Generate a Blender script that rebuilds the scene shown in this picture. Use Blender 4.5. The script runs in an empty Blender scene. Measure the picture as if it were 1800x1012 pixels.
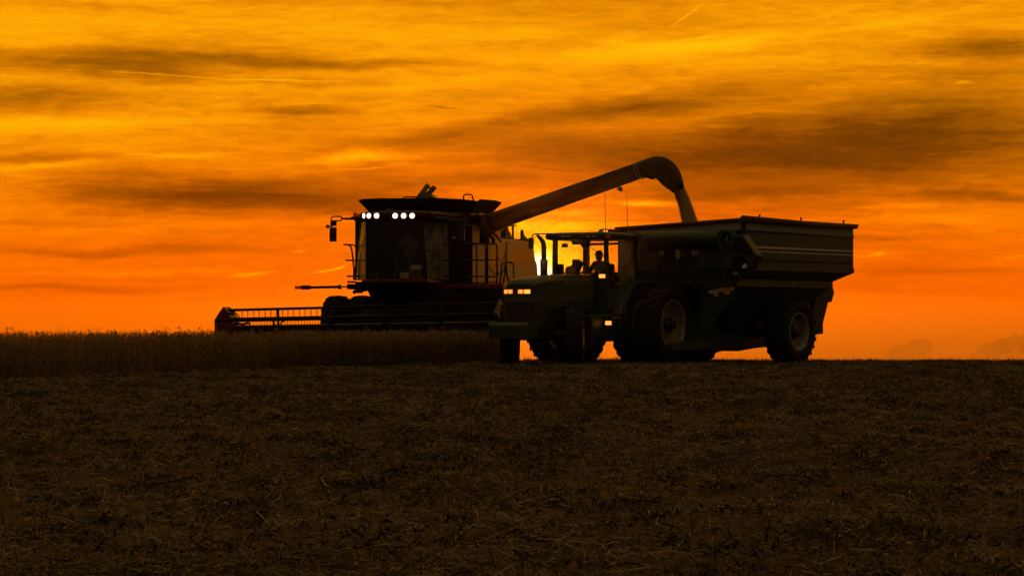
import bpy, bmesh, math, random
import numpy as np
from mathutils import Vector, Matrix, Euler
random.seed(7); rng = np.random.default_rng(11)
PI = math.pi
C = bpy.context.scene.collection
F = 4320.0; CX = 900.0; HY = 568.0; EYE = 1.0      # focal length and horizon of the photograph, in its own pixels

# ------------------------------------------------------------------ materials
MATS = {}
def mat(name, col, rough=0.6, metal=0.0, noise=0.25, scale=8.0, bump=0.0, emit=None, estr=0.0, spec=0.5, dust=0.0):
    m = bpy.data.materials.new(name); m.use_nodes = True
    nt = m.node_tree; b = nt.nodes['Principled BSDF']
    b.inputs['Roughness'].default_value = rough; b.inputs['Metallic'].default_value = metal
    b.inputs['Specular IOR Level'].default_value = spec
    tc = nt.nodes.new('ShaderNodeTexCoord')
    n = nt.nodes.new('ShaderNodeTexNoise'); n.inputs['Scale'].default_value = scale; n.inputs['Detail'].default_value = 6
    nt.links.new(tc.outputs['Object'], n.inputs['Vector'])
    r = nt.nodes.new('ShaderNodeValToRGB')
    r.color_ramp.elements[0].position = .3; r.color_ramp.elements[1].position = .7
    r.color_ramp.elements[0].color = [c*(1-noise) for c in col]+[1]
    d = (.30, .22, .13)
    r.color_ramp.elements[1].color = [(c*(1+noise))*(1-dust)+dd*dust for c, dd in zip(col, d)]+[1]
    nt.links.new(n.outputs['Fac'], r.inputs['Fac']); nt.links.new(r.outputs['Color'], b.inputs['Base Color'])
    if bump:
        bp = nt.nodes.new('ShaderNodeBump'); bp.inputs['Strength'].default_value = bump
        nt.links.new(n.outputs['Fac'], bp.inputs['Height']); nt.links.new(bp.outputs['Normal'], b.inputs['Normal'])
    if emit:
        b.inputs['Emission Color'].default_value = (*emit, 1); b.inputs['Emission Strength'].default_value = estr
    MATS[name] = m; return m
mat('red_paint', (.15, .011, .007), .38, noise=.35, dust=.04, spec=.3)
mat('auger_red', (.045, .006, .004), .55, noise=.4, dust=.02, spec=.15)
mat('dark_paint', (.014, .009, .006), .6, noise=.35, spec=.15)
mat('black_plastic', (.015, .014, .013), .45)
mat('steel', (.16, .15, .14), .45, .6, dust=.2)
mat('pale_panel', (.34, .27, .17), .5, noise=.15, dust=.2)
mat('green_paint', (.018, .037, .009), .40, noise=.25, dust=.04)
mat('dark_green', (.012, .030, .009), .5, noise=.25, dust=.03)
mat('grey_canvas', (.26, .25, .23), .8, noise=.12)
mat('maroon_tarp', (.10, .022, .018), .75, noise=.2)
mat('yellow_rim', (.26, .22, .11), .45, noise=.12, dust=.3)
mat('grey_rim', (.24, .22, .18), .55, noise=.2, dust=.2)
mat('rubber', (.016, .013, .010), .9, noise=.4, dust=.08, scale=14, spec=.15)
mat('dull_stripe', (.05, .02, .016), .5)
mat('white_stripe', (.6, .56, .5), .5)
mat('white_decal', (.62, .58, .52), .6, noise=.05)
mat('amber_decal', (.55, .30, .05), .6, noise=.05)
mat('black_ink', (.01, .01, .01), .7)
mat('red_lens', (.45, .02, .015), .3, emit=(1, .05, .02), estr=.12)
mat('amber_lens_lit_frame', (.5, .17, .02), .3)
mat('lamp_white', (.9, .9, .85), .3, emit=(1, .90, .72), estr=9)
mat('lamp_halo', (.9, .8, .7), .3, emit=(1, .62, .34), estr=.8)  # warm ring imitating the halo round the combine's roof lamps
mat('lamp_amber', (.9, .6, .2), .3, emit=(1, .25, .03), estr=1.15)
mat('lamp_amber_hot', (.9, .7, .3), .3, emit=(1, .30, .045), estr=1.9)
mat('skin', (.42, .23, .15), .6, noise=.05)
mat('pale_shirt', (.50, .47, .42), .85, noise=.1)
mat('dark_shirt', (.05, .05, .06), .85, noise=.1)
mat('jeans', (.09, .11, .15), .85, noise=.1)
mat('cap_cloth', (.04, .06, .04), .8)
mat('hair', (.03, .02, .015), .7)
mat('seat_cloth', (.05, .045, .04), .9)
mat('cooler_white', (.62, .62, .58), .5)
mat('cooler_red', (.32, .03, .02), .5)
mat('cooler_blue', (.06, .10, .13), .5)
mat('bark', (.07, .05, .035), .9, scale=20)
mat('tree_leaf', (.075, .05, .02), .8)
mat('wood', (.10, .07, .045), .9, scale=30, bump=.3)

def glass_mat(name, tint, dirt):
    m = bpy.data.materials.new(name); m.use_nodes = True
    nt = m.node_tree; nt.nodes.clear()
    out = nt.nodes.new('ShaderNodeOutputMaterial'); tr = nt.nodes.new('ShaderNodeBsdfTransparent')
    tr.inputs['Color'].default_value = (*tint, 1)
    gl = nt.nodes.new('ShaderNodeBsdfGlossy'); gl.inputs['Roughness'].default_value = .06
    df = nt.nodes.new('ShaderNodeBsdfDiffuse'); df.inputs['Color'].default_value = (.30, .25, .17, 1)
    fr = nt.nodes.new('ShaderNodeFresnel'); fr.inputs['IOR'].default_value = 1.45
    m1 = nt.nodes.new('ShaderNodeMixShader'); m2 = nt.nodes.new('ShaderNodeMixShader')
    tc = nt.nodes.new('ShaderNodeTexCoord'); n = nt.nodes.new('ShaderNodeTexNoise'); n.inputs['Scale'].default_value = 3
    mp = nt.nodes.new('ShaderNodeMapRange'); mp.inputs['From Min'].default_value = .35; mp.inputs['From Max'].default_value = .75
    mp.inputs['To Min'].default_value = dirt*.5; mp.inputs['To Max'].default_value = dirt*1.5
    nt.links.new(tc.outputs['Object'], n.inputs['Vector']); nt.links.new(n.outputs['Fac'], mp.inputs['Value'])
    geo = nt.nodes.new('ShaderNodeNewGeometry'); inv = nt.nodes.new('ShaderNodeMath'); inv.operation = 'SUBTRACT'; inv.inputs[0].default_value = 1; nt.links.new(geo.outputs['Backfacing'], inv.inputs[1])
    fm = nt.nodes.new('ShaderNodeMath'); fm.operation = 'MULTIPLY'; nt.links.new(fr.outputs[0], fm.inputs[0]); nt.links.new(inv.outputs[0], fm.inputs[1]); nt.links.new(fm.outputs[0], m1.inputs[0]); nt.links.new(tr.outputs[0], m1.inputs[1]); nt.links.new(gl.outputs[0], m1.inputs[2])
    nt.links.new(mp.outputs[0], m2.inputs[0]); nt.links.new(m1.outputs[0], m2.inputs[1]); nt.links.new(df.outputs[0], m2.inputs[2])
    nt.links.new(m2.outputs[0], out.inputs['Surface']); MATS[name] = m
glass_mat('clear_glass', (.97, .96, .93), .006)
glass_mat('dusty_glass', (.45, .40, .32), .6)
glass_mat('tinted_glass', (.85, .82, .76), .02)

# ------------------------------------------------------------------ mesh builder
class MB:
    def __init__(s): s.v = []; s.f = []; s.sm = []
    def add(s, vs, fs, smooth=False):
        o = len(s.v); s.v += [tuple(p) for p in vs]
        s.f += [tuple(i+o for i in f) for f in fs]; s.sm += [smooth]*len(fs); return s
    def box(s, a, b, rot=None, piv=None):
        x0, y0, z0 = a; x1, y1, z1 = b
        vs = [Vector(p) for p in ((x0,y0,z0),(x1,y0,z0),(x1,y1,z0),(x0,y1,z0),(x0,y0,z1),(x1,y0,z1),(x1,y1,z1),(x0,y1,z1))]
        if rot:
            c = Vector(piv) if piv else (vs[0]+vs[6])/2; R = Euler(rot).to_matrix()
            vs = [c+R@(v-c) for v in vs]
        return s.add(vs, [(0,3,2,1),(4,5,6,7),(0,1,5,4),(1,2,6,5),(2,3,7,6),(3,0,4,7)])
    def cbox(s, c, d, rot=None):
        return s.box([c[i]-d[i]/2 for i in range(3)], [c[i]+d[i]/2 for i in range(3)], rot)
    def tube(s, pts, r, n=8, cap=True, closed=False):
        pts = [Vector(p) for p in pts]; m = len(pts)
        rs = r if isinstance(r, (list, tuple)) else [r]*m
        vs = []; ref = None
        for i, p in enumerate(pts):
            if closed: t = (pts[(i+1) % m]-pts[i-1])
            else: t = (pts[min(i+1, m-1)]-pts[max(i-1, 0)])
            t.normalize()
            if ref is None: ref = Vector((0,0,1)) if abs(t.z) < .9 else Vector((1,0,0))
            u = ref-t*ref.dot(t)
            if u.length < 1e-5: u = t.orthogonal()
            u.normalize(); ref = u; w = t.cross(u)
            for k in range(n):
                a = 2*PI*k/n; vs.append(p+(u*math.cos(a)+w*math.sin(a))*rs[i])
        fs = []
        for i in range(m if closed else m-1):
            j = (i+1) % m
            for k in range(n): fs.append((i*n+k, i*n+(k+1) % n, j*n+(k+1) % n, j*n+k))
        s.add(vs, fs, True)
        if cap and not closed:
            o = len(s.v)-len(vs)
            s.f += [tuple(o+k for k in range(n))[::-1], tuple(o+(m-1)*n+k for k in range(n))]; s.sm += [False, False]
        return s
    def prism(s, poly, dv):                              # closed outline (3-D points) given a thickness vector
        poly = [Vector(p) for p in poly]; dv = Vector(dv); n = len(poly)
        vs = poly+[p+dv for p in poly]
        return s.add(vs, [tuple(range(n))[::-1], tuple(range(n, 2*n))]+[(i, (i+1) % n, n+(i+1) % n, n+i) for i in range(n)])
    def loft(s, rings, cap=True, smooth=False):
        n = len(rings[0]); vs = [p for r in rings for p in r]; fs = []
        for i in range(len(rings)-1):
            for k in range(n): fs.append((i*n+k, i*n+(k+1) % n, (i+1)*n+(k+1) % n, (i+1)*n+k))
        if cap: fs += [tuple(range(n))[::-1], tuple((len(rings)-1)*n+k for k in range(n))]
        return s.add(vs, fs, smooth)
    def lathe_x(s, prof, n=48, c=(0,0,0)):                # profile (x, r) turned about the x axis
        vs = []; m = len(prof)
        for k in range(n):
            a = 2*PI*k/n
            for (x, r) in prof: vs.append((c[0]+x, c[1]+r*math.sin(a), c[2]+r*math.cos(a)))
        fs = [(k*m+i, ((k+1) % n)*m+i, ((k+1) % n)*m+i+1, k*m+i+1) for k in range(n) for i in range(m-1)]
        return s.add(vs, fs, True)
    def ball(s, c, r, n=10, m=7):
        r = r if isinstance(r, (list, tuple)) else (r, r, r)
        rings = []
        for j in range(m+1):
            t = PI*(j+.02*(j == 0)-.02*(j == m))/m
            rings.append([(c[0]+r[0]*math.sin(t)*math.cos(2*PI*k/n), c[1]+r[1]*math.sin(t)*math.sin(2*PI*k/n), c[2]+r[2]*math.cos(t)) for k in range(n)])
        return s.loft(rings, True, True)
    def mesh(s, name, m):
        me = bpy.data.meshes.new(name); me.from_pydata([tuple(v) for v in s.v], [], s.f); me.update()
        if s.f:
            bb = bmesh.new(); bb.from_mesh(me); bmesh.ops.recalc_face_normals(bb, faces=bb.faces); bb.to_mesh(me); bb.free()
        me.polygons.foreach_set('use_smooth', s.sm)
        me.materials.append(MATS[m] if isinstance(m, str) else m)
        return me
    def build(s, name, m, parent=None, loc=None, bevel=0):
        o = bpy.data.objects.new(name, s.mesh(name, m)); C.objects.link(o)
        if parent: o.parent = parent
        if loc: o.location = loc
        if bevel:
            b = o.modifiers.new('bevel', 'BEVEL'); b.width = bevel; b.segments = 2; b.limit_method = 'ANGLE'; b.angle_limit = .6
        return o
def tag(o, label=None, cat=None, group=None, kind=None):
    if label: o['label'] = label
    if cat: o['category'] = cat
    if group: o['group'] = group
    if kind: o['kind'] = kind
    return o
def empty(name, loc, rz, label, cat, group=None):
    o = bpy.data.objects.new(name, None); C.objects.link(o); o.location = loc; o.rotation_euler = (0, 0, rz)
    o.empty_display_size = .3
    return tag(o, label, cat, group)
class Frame:                                             # a machine's own frame: x to its left, y backward, z up
    def __init__(s, O, deg): s.O = Vector(O); s.a = -math.radians(deg); s.R = Matrix.Rotation(s.a, 3, 'Z'); s.I = s.R.inverted()
    def p(s, px, py, x=None, y=None):                     # the point seen at a pixel that lies on the machine's plane x=.. or y=..
        o = s.I@(Vector((0, 0, EYE))-s.O); d = s.I@Vector(((px-CX)/F, 1, (HY-py)/F))
        t = (x-o.x)/d.x if x is not None else (y-o.y)/d.y
        return o+d*t
    def w(s, p): return s.O+s.R@Vector(p)

# ------------------------------------------------------------------ wheels
def tyre_mesh(name, R, W, ri, nl, lug=.05):
    mb = MB(); h = W/2
    prof = [(-h*.80, ri), (-h*.97, ri+(R-ri)*.25), (-h, ri+(R-ri)*.55), (-h*.93, R-lug*1.6), (-h*.80, R-lug), (0, R-lug*.6), (h*.80, R-lug), (h*.93, R-lug*1.6), (h, ri+(R-ri)*.55), (h*.97, ri+(R-ri)*.25), (h*.80, ri)]
    mb.lathe_x(prof, 64)
    def P(x, a, r): return (x, r*math.sin(a), r*math.cos(a))
    st = 2*PI/nl
    for sd in (-1, 1):
        for k in range(nl):
            a0 = k*st+(st/2 if sd > 0 else 0)
            rings = []
            for (t, xx, rr) in ((0, -.03, R+.01), (.35, .3, R+.005), (.75, .78, R-.008), (1, .97, R-.03), (1.12, 1.0, R-lug*2.6)):
                a = a0+t*st*.95; wd = .026/R*(1+.5*t); x = sd*h*xx
                base = R-lug*1.3 if t < 1.1 else R-lug*3.0
                if t >= 1: base = R-lug*2.6-(t-1)*.2
                rings.append([P(x, a-wd*1.3, base), P(x, a-wd, rr), P(x, a+wd, rr), P(x, a+wd*1.3, base)])
            mb.loft(rings)
    return mb.mesh(name, 'rubber')
def rim_mesh(name, ri, W, col, depth=.55, hub=.12, bolts=8):
    mb = MB(); h = W/2*.82
    mb.lathe_x([(-h, ri+.015), (-h, ri-.03), (-h+.05, ri-.05), (h*.1, ri-.07), (h-.05, ri-.05), (h, ri-.03), (h+.012, ri-.005), (h, ri+.02)], 48)
    d = h*(1-2*depth)
    mb.lathe_x([(h*.1, ri-.07), (d+.05, ri*.86), (d, ri*.70), (d+.02, ri*.45), (d+.05, ri*.42), (d+.06, ri*.34), (d+.055, .001)], 48)
    return mb.mesh(name, col), d+.06
def hub_mesh(name, d, hub, bolts, rb):
    mb = MB(); mb.lathe_x([(-.1, hub*.8), (d+.02, hub), (d+.10, hub*.85), (d+.12, hub*.4), (d+.12, .001)], 20)
    for k in range(bolts):
        a = 2*PI*k/bolts; mb.lathe_x([(d, .022), (d+.045, .022), (d+.045, .001)], 6, (0, rb*math.sin(a), rb*math.cos(a)))
    return mb.mesh(name, 'black_plastic')
def make_wheel_set(key, R, W, ri, nl, rimcol, depth, hub=.13, bolts=8, lug=.05):
    t = tyre_mesh(key+'_tyre', R, W, ri, nl, lug); r, d = rim_mesh(key+'_rim', ri, W, rimcol, depth); h = hub_mesh(key+'_hub', d, hub, bolts, ri*.36)
    return t, r, h
def put_wheel(ws, parent, loc, flip=False, steer=0, spin=0, label=None):
    t, r, h = ws
    w = bpy.data.objects.new('wheel', h); C.objects.link(w); w.parent = parent; w.location = loc
    w.rotation_euler = Euler((spin, 0, steer+(PI if flip else 0)), 'XYZ')
    if label: w['label'] = label
    for n, d in (('tyre', t), ('rim', r)):
        o = bpy.data.objects.new(n, d); C.objects.link(o); o.parent = w
    return w

def gz(x, y):
    y0 = 64.0
    return 0.0 if y < y0 else (-.0025*(y-y0)**2 if y < 68.4 else -.0484-.022*(y-68.4))

# ------------------------------------------------------------------ people
def person(name, joints, radii, bones, hands, head_c, face_dir, shirt, trousers, pelvis_z, cap, label, frame, chest_z):
    """one continuous body grown over a skeleton; joints in the machine's frame, moved to the world at the end"""
    me = bpy.data.meshes.new(name); jn = list(joints); idx = {k: i for i, k in enumerate(jn)}
    vs = [Vector(joints[k]) for k in jn]; es = [(idx[a], idx[b]) for a, b in bones]; rr = [radii[k] for k in jn]
    for (wrist, d, palm_n, thumb_dir) in hands:           # five curled fingers on each hand
        W = Vector(joints[wrist]); d = Vector(d).normalized(); pn = Vector(palm_n).normalized(); sd = Vector(thumb_dir).normalized()
        vs.append(W+d*.075); rr.append(.026); pi = len(vs)-1; es.append((idx[wrist], pi))
        for j, L in enumerate((.075, .085, .08, .065)):
            b = W+d*.09+sd*(.030-.020*j); q1 = b+d*L*.45+pn*L*.15; q2 = q1+d*L*.2+pn*L*.42
            n0 = len(vs); vs += [b, q1, q2]; rr += [.010, .009, .008]; es += [(pi, n0), (n0, n0+1), (n0+1, n0+2)]
        b = W+d*.035+sd*.035; q1 = b+d*.03+sd*.02+pn*.015; q2 = q1+d*.025+pn*.02
        n0 = len(vs); vs += [b, q1, q2]; rr += [.012, .011, .009]; es += [(pi, n0), (n0, n0+1), (n0+1, n0+2)]
    me.from_pydata(vs, es, []); tmp = bpy.data.objects.new('tmp', me); C.objects.link(tmp)
    md = tmp.modifiers.new('skin', 'SKIN'); md.use_smooth_shade = True
    for i, sv in enumerate(me.skin_vertices[0].data): sv.radius = (rr[i], rr[i]); sv.use_root = (i == 0)
    ss = tmp.modifiers.new('sub', 'SUBSURF'); ss.levels = 2; ss.render_levels = 2
    dg = bpy.context.evaluated_depsgraph_get(); ev = tmp.evaluated_get(dg).to_mesh()
    mb = MB(); mb.add([v.co.copy() for v in ev.vertices], [tuple(p.vertices) for p in ev.polygons], True); nb = len(mb.f)
    tmp.evaluated_get(dg).to_mesh_clear(); bpy.data.objects.remove(tmp)
    fd = Vector(face_dir).normalized(); sd = Vector((0, 0, 1)).cross(fd); hc = Vector(head_c)-Vector((0, 0, .05))
    rings = []                                            # a head with brow, nose, lips, chin and ears
    for j in range(15):
        t = PI*(j+.03*(j == 0)-.03*(j == 14))/14; ring = []
        for k in range(20):
            a = 2*PI*k/20; cz = math.cos(t); st_ = math.sin(t); f = math.cos(a)
            rx = .078*st_*(1-.25*max(0, -cz)); ry = .098*st_
            dx = math.sin(a)*rx; dy = f*ry; dz = cz*.122
            if f > .95 and -.45 < cz < .12: dy += .022*(1-abs(cz+.17)/.3)
            if f > .85 and -.75 < cz < -.55: dy += .008
            if f > .7 and cz < -.7: dy += .02
            if f > .8 and .05 < cz < .3: dy -= .006
            if abs(math.sin(a)) > .95 and abs(cz) < .25: dx *= 1.16
            ring.append(hc+sd*dx+fd*dy+Vector((0, 0, dz)))
        rings.append(ring)
    mb.loft(rings, True, True)
    obj = empty_obj = mb.build(name, 'skin')
    ob = obj.data; ob.materials.append(MATS[shirt]); ob.materials.append(MATS[trousers])
    wr = [Vector(joints[h[0]]) for h in hands]
    for i, p in enumerate(ob.polygons):
        if i >= nb: continue
        c = p.center
        if min((c-w).length for w in wr) < .17 and any((c-w).dot(Vector(h[1]).normalized()) > -.01 for w, h in zip(wr, hands)): p.material_index = 0
        elif c.z > joints['neck'][2]: p.material_index = 0
        elif c.z < pelvis_z or (c.z < pelvis_z+.12 and (c-Vector(joints['pelvis'])).length > .17 and abs(c.y-joints['pelvis'][1]) > .1 and c.z < chest_z-.25): p.material_index = 2
        else: p.material_index = 1
    R = frame.R.to_4x4(); ob.transform(Matrix.Translation(frame.O)@R)
    tag(obj, label, 'person')
    W = Matrix.Translation(frame.O)@R
    hb = MB()                                             # hair, then the cap
    hb.ball(hc+Vector((0, 0, .02))-fd*.012, (.083, .100, .112), 14, 8)
    h = hb.build('hair', 'hair', None); h.data.transform(Matrix.Translation(hc)@Matrix.Rotation(math.atan2(-fd.x, fd.y), 4, 'Z')@Matrix.Translation(-hc))
    h.data.transform(Matrix.Translation(-fd*.02+Vector((0,0,.012)))); h.data.transform(W); h.parent = obj
    cb = MB()
    rings = []
    for j in range(6):
        t = PI/2*j/5
        rings.append([hc+sd*math.sin(2*PI*k/16)*.092*math.cos(t*.96)+fd*math.cos(2*PI*k/16)*.108*math.cos(t*.96)+Vector((0, 0, .035+.105*math.sin(t))) for k in range(16)])
    cb.loft(rings, True, True)
    br = [hc+sd*math.sin(a)*.075+fd*(.085+math.cos(a)*.095)+Vector((0, 0, .035-.012*math.cos(a))) for a in [(-80+20*i)*PI/180 for i in range(9)]]
    cb.prism(br, (0, 0, .008))
    c = cb.build('cap', cap, None); c.data.transform(W); c.parent = obj
    return obj

# ================================================================== COMBINE HARVESTER
KC = Frame((-2.54, 67.2, -.03), 14)
cmb = empty('combine_harvester', KC.O, KC.a, 'red combine harvester with lit cab roof lamps, its long auger swung out over the cart', 'combine')
def line(fr, pts, **k): return [fr.p(a, b, **k) for a, b in pts]
# grain tank extension: four flared walls open at the top
yF = -.25
top = [KC.p(629, 352, y=yF), KC.p(641, 349.3, y=yF), KC.p(665, 348.5, y=yF), KC.p(770, 348, y=yF), KC.p(815, 350.2, y=yF), KC.p(841, 353.5, y=yF)]
xr = top[-1].x; side = [KC.p(845, 350, x=xr+.02), KC.p(871, 352, x=xr+.02), KC.p(883, 356, x=xr+.02)]
bot = [KC.p(648, 372.5, y=.05), KC.p(660, 373, y=.05), KC.p(690, 373, y=.05), KC.p(770, 373, y=.05), KC.p(815, 373, y=.05), KC.p(829, 374, y=.05)]
xb = bot[-1].x; bside = [KC.p(832, 374.5, x=xb), KC.p(852, 376, x=xb), KC.p(863, 377.5, x=xb)]
m = MB()
def sheet(mb, a, b, dv):
    dv = Vector(dv); n = len(a)
    for i in range(n-1): mb.prism([a[i], a[i+1], b[i+1], b[i]], dv)
sheet(m, top, bot, (0, .03, 0)); sheet(m, side, bside, (-.03, 0, 0))
yb = side[-1].y; rear = [Vector((side[-1].x, yb, side[-1].z)), Vector((top[0].x, yb, side[-1].z))]; rb_ = [Vector((xb, bside[-1].y, bside[-1].z)), Vector((bot[0].x, bside[-1].y, bside[-1].z))]
sheet(m, rear, rb_, (0, -.03, 0)); sheet(m, [top[0], rear[1]], [bot[0], rb_[1]], (.03, 0, 0))
m.prism([top[-1], side[0], bside[0], bot[-1]], (-.03, 0, 0))
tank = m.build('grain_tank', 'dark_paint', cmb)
m = MB(); zt = bot[2].z
m.box((bot[0].x+.02, .07, zt-1.0), (xb-.02, bside[-1].y-.02, zt))                    # tank body under the flare
tb = m.build('tank_body', 'red_paint', cmb, bevel=.02)
m = MB()
a = KC.p(842, 373.4, x=xb+.03); b = KC.p(863, 377.8, x=xb+.03); c = KC.p(842, 378, x=xb+.03)
m.prism([a, b, b-Vector((0, 0, .045)), c], (.01, 0, 0))
m.build('light_strip', 'pale_panel', cmb); m = MB(); a = KC.p(740, 372.8, y=.03); b = KC.p(778, 372.8, y=.03); m.prism([a, b, b-Vector((0, 0, .05)), a-Vector((0, 0, .05))], (0, -.01, 0))
m.build('light_strip', 'pale_panel', cmb)
m = MB()                                                                               # hatch hoop and front rod on the tank rim
ys = .4
m.tube(line(KC, [(815, 352), (815, 344), (817, 342), (828, 342), (830, 344), (832.5, 353)], y=ys), .022); m.build('hatch_hoop', 'dark_paint', cmb); m = MB()
m.tube(line(KC, [(708, 349), (712, 346), (733, 346)], y=-.1), .018)
m.build('rim_handrail', 'dark_paint', cmb)
m = MB(); yy = .8                                                                      # folded bubble-up auger rising out of the tank
def slab(pts, w=.22, y=yy): m.prism(line(KC, pts, y=y), (0, w, 0))
slab([(729, 349), (742, 332.5), (750, 338), (756, 341), (764, 348), (770, 349)], .4)
slab([(742, 332.5), (749, 322.5), (753, 325.5), (746.5, 335)], .2)
slab([(750, 338), (756, 331), (758, 328.5), (761, 326), (764.5, 330), (761, 334), (757, 339), (753, 342)], .2)
m.tube(line(KC, [(750, 326), (753, 330), (757, 330.5)], y=yy+.1), .025)
m.build('tank_auger_spout', 'steel', cmb)
# body
m = MB()
p0 = KC.p(783, 378, y=.0); p1 = KC.p(828, 500, y=.0)
xs = p1.x; zb = p1.z; zt2 = KC.p(790, 378, y=0).z
m.box((p0.x, 0, zb), (xs, 1.9, zt2))
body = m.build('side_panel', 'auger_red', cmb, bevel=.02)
m = MB(); q = line(KC, [(828, 378), (858, 380), (858, 500), (828, 500)], x=xs+.02)
m.prism([(xs+.02, .03, zt2-.02), (xs+.02, 1.88, zt2-.02), (xs+.02, 1.88, zb), (xs+.02, .03, zb)], (.02, 0, 0))
m.build('lit_side_panel', 'pale_panel', cmb)  # pale colour stands in for light caught on this side face
m = MB(); m.box((-1.55, .15, zb-.05), (p0.x-.02, 3.2, zt2-.05)); m.box((-1.5, 1.95, 1.2), (xs-.03, 3.4, zt2-.3)); m.build('body', 'red_paint', cmb, bevel=.03)
m = MB()                                                                               # warning roundel and swoosh on the panel
c = KC.p(798.5, 417.5, y=-.006); m.tube([c, c+Vector((0, -.004, 0))], .042, 20); rd = m.build('warning_roundel', 'white_decal', cmb)
m = MB(); m.cbox(c+Vector((0, -.006, 0)), (.014, .004, .055)); m.build('roundel_mark', 'black_ink', rd)
m = MB(); m.prism(line(KC, [(784, 406), (789, 401), (797, 400.5), (803, 402), (803, 409), (795, 411), (788, 409)], y=-.004), (0, -.004, 0)); m.build('side_emblem', 'dull_stripe', cmb)
# engine hood running back
xh = xs-.02
m = MB(); pl = line(KC, [(838, 470), (846, 443), (858, 428), (866, 423.5), (880, 420), (905, 421.5), (925, 424), (937, 427.5), (941.5, 458), (944, 460), (946.5, 487), (950, 489), (953, 507), (838, 507)], x=xh)
m.prism(pl, (-2.9, 0, 0)); m.build('engine_hood', 'pale_panel', cmb, bevel=.03)
m = MB(); m.prism(line(KC, [(848, 452), (866, 440), (900, 438), (936, 439), (941, 462), (905, 464), (872, 468), (850, 475)], x=xh+.004), (.004, 0, 0))
m.prism(line(KC, [(846, 487), (947, 487), (949, 503), (846, 503)], x=xh+.004), (.004, 0, 0)); m.build('hood_stripe', 'red_paint', cmb)
m = MB(); xm = xh-.5                                                                   # engine deck fittings
m.ball(KC.p(877, 408, x=xm), .1); m.tube(line(KC, [(874, 404), (877, 424)], x=xm), .06); m.tube(line(KC, [(880, 402), (884, 424)], x=xm-.2), .09)
m.prism(line(KC, [(890, 397), (893.5, 397), (894, 405), (897, 408), (900, 418), (908, 421), (908, 424), (876, 424), (877, 418), (890, 417)], x=xm), (-.3, 0, 0))
m.tube(line(KC, [(889.5, 396.5), (906, 396.5)], x=xm), .03); m.tube(line(KC, [(901.5, 397), (901.5, 420)], x=xm), .035)
m.prism(line(KC, [(918, 405), (919, 403.5), (920.5, 405), (921, 411), (925, 417), (930, 421.5), (936, 424), (936, 427), (918, 426)], x=xm), (-.06, 0, 0))
m.prism(line(KC, [(925, 424), (925, 420), (938, 420), (938, 432), (925, 432)], x=xm-.3), (-.4, 0, 0))
m.build('engine_deck_fittings', 'dark_paint', cmb)
# unloading auger
A = lambda px, py, Y: KC.I@(Vector(((px-CX)/F*Y, Y, EYE+(HY-py)/F*Y))-KC.O)
def au(px, py): t = (px-850)/300; return A(px, py, 66.9-3.9*t)
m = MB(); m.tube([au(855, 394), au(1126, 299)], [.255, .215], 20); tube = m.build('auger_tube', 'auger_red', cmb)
m = MB()
for px, py in ((1124, 299.8), (1129, 298.2)): m.tube([au(px, py), au(px+1.5, py-.5)], .235, 20)
m.build('clamp_ring', 'steel', tube)
m = MB(); m.tube([au(1122, 300.5), au(1140, 294.5), au(1152, 292.5), au(1162, 295), (au(1172, 303)), au(1180, 314), au(1187, 323.5), au(1191.5, 331)], [.215, .230, .265, .295, .31, .285, .225, .18], 20, cap=False)
m.build('auger_spout', 'dark_paint', cmb)
for pts_, r_ in (([au(1138, 309), au(1147, 312), au(1152, 310)], .06), ([au(1062, 308.5), au(1068, 306)], .05), ([au(1081, 302.5), au(1085, 301)], .04)):
    m = MB(); m.tube(pts_, r_, 8); m.build('auger_bracket', 'dark_paint', tube)
m = MB(); m.tube([au(1086.5, 325), au(1087, 330), au(1086, 334.5)], .02, 6); m.ball(au(1091, 332.5), (.06, .05, .065)); m.tube([au(1087, 329), au(1090, 331)], .04, 6); m.build('auger_lamp', 'black_plastic', tube)
m = MB()                                                                               # auger turret
m.prism(line(KC, [(827, 378), (856, 380), (872, 378), (868, 392), (862, 402), (856, 406), (850, 405), (843, 398), (828, 394)], x=xs+.03), (.45, 0, 0))
m.tube([A(850, 398, 66.7), A(864, 391, 66.6)], .29, 16); m.tube([A(852, 400, 66.7), A(851, 430, 66.7)], .14, 12)
m.tube([A(843, 411, 66.6), A(848, 411, 66.6)], .07, 8); m.tube([A(856, 405, 66.6), A(870, 412, 67), A(880, 424, 67.3)], .035, 6); m.tube([A(858, 410, 66.6), A(868, 421, 66.9), A(866, 430, 66.9)], .05, 6)
m.build('auger_turret', 'dark_paint', cmb)
# cab
yc = -2.45
cl, cr = KC.p(643, 490, y=yc).x, KC.p(748, 490, y=yc).x; ztop = KC.p(695, 386, y=yc).z; zbot = KC.p(695, 490.5, y=yc).z
xm_ = (cl+cr)/2
m = MB()
plan = [(cl-.02, -2.15), (cl+.15, yc), (cr-.12, yc), (cr+.05, -2.15)]
def pillar(mb, a, b, w=.05): mb.tube([a, b], w, 6)
L0, L1 = KC.p(622, 490, y=-1.2), KC.p(630, 386, y=-1.2)
pillar(m, (L0.x+.05, -1.2, zbot), (L1.x+.04, -1.2, ztop), .05); pillar(m, (cl, yc+.05, zbot), (cl, yc+.05, ztop), .03)
pillar(m, (cr, yc+.05, zbot), (cr-.12, yc+.05, ztop), .035); pillar(m, (cr+.32, -1.2, zbot), (cr+.26, -1.2, ztop), .06)
m.box((L0.x+.02, -1.15, zbot), (cr+.35, -1.05, ztop)); m.box((cl-.02, yc+.04, zbot-.04), (cr+.02, yc+.12, zbot+.02))
m.prism([(L0.x, -1.2, zbot), (L0.x+.03, -1.2, zbot), (L1.x+.03, -1.2, zbot+.75), (L1.x-.01, -1.2, zbot+.75)], (0, .1, 0))
m.build('cab_frame', 'dark_paint', cmb)
m = MB()
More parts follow.
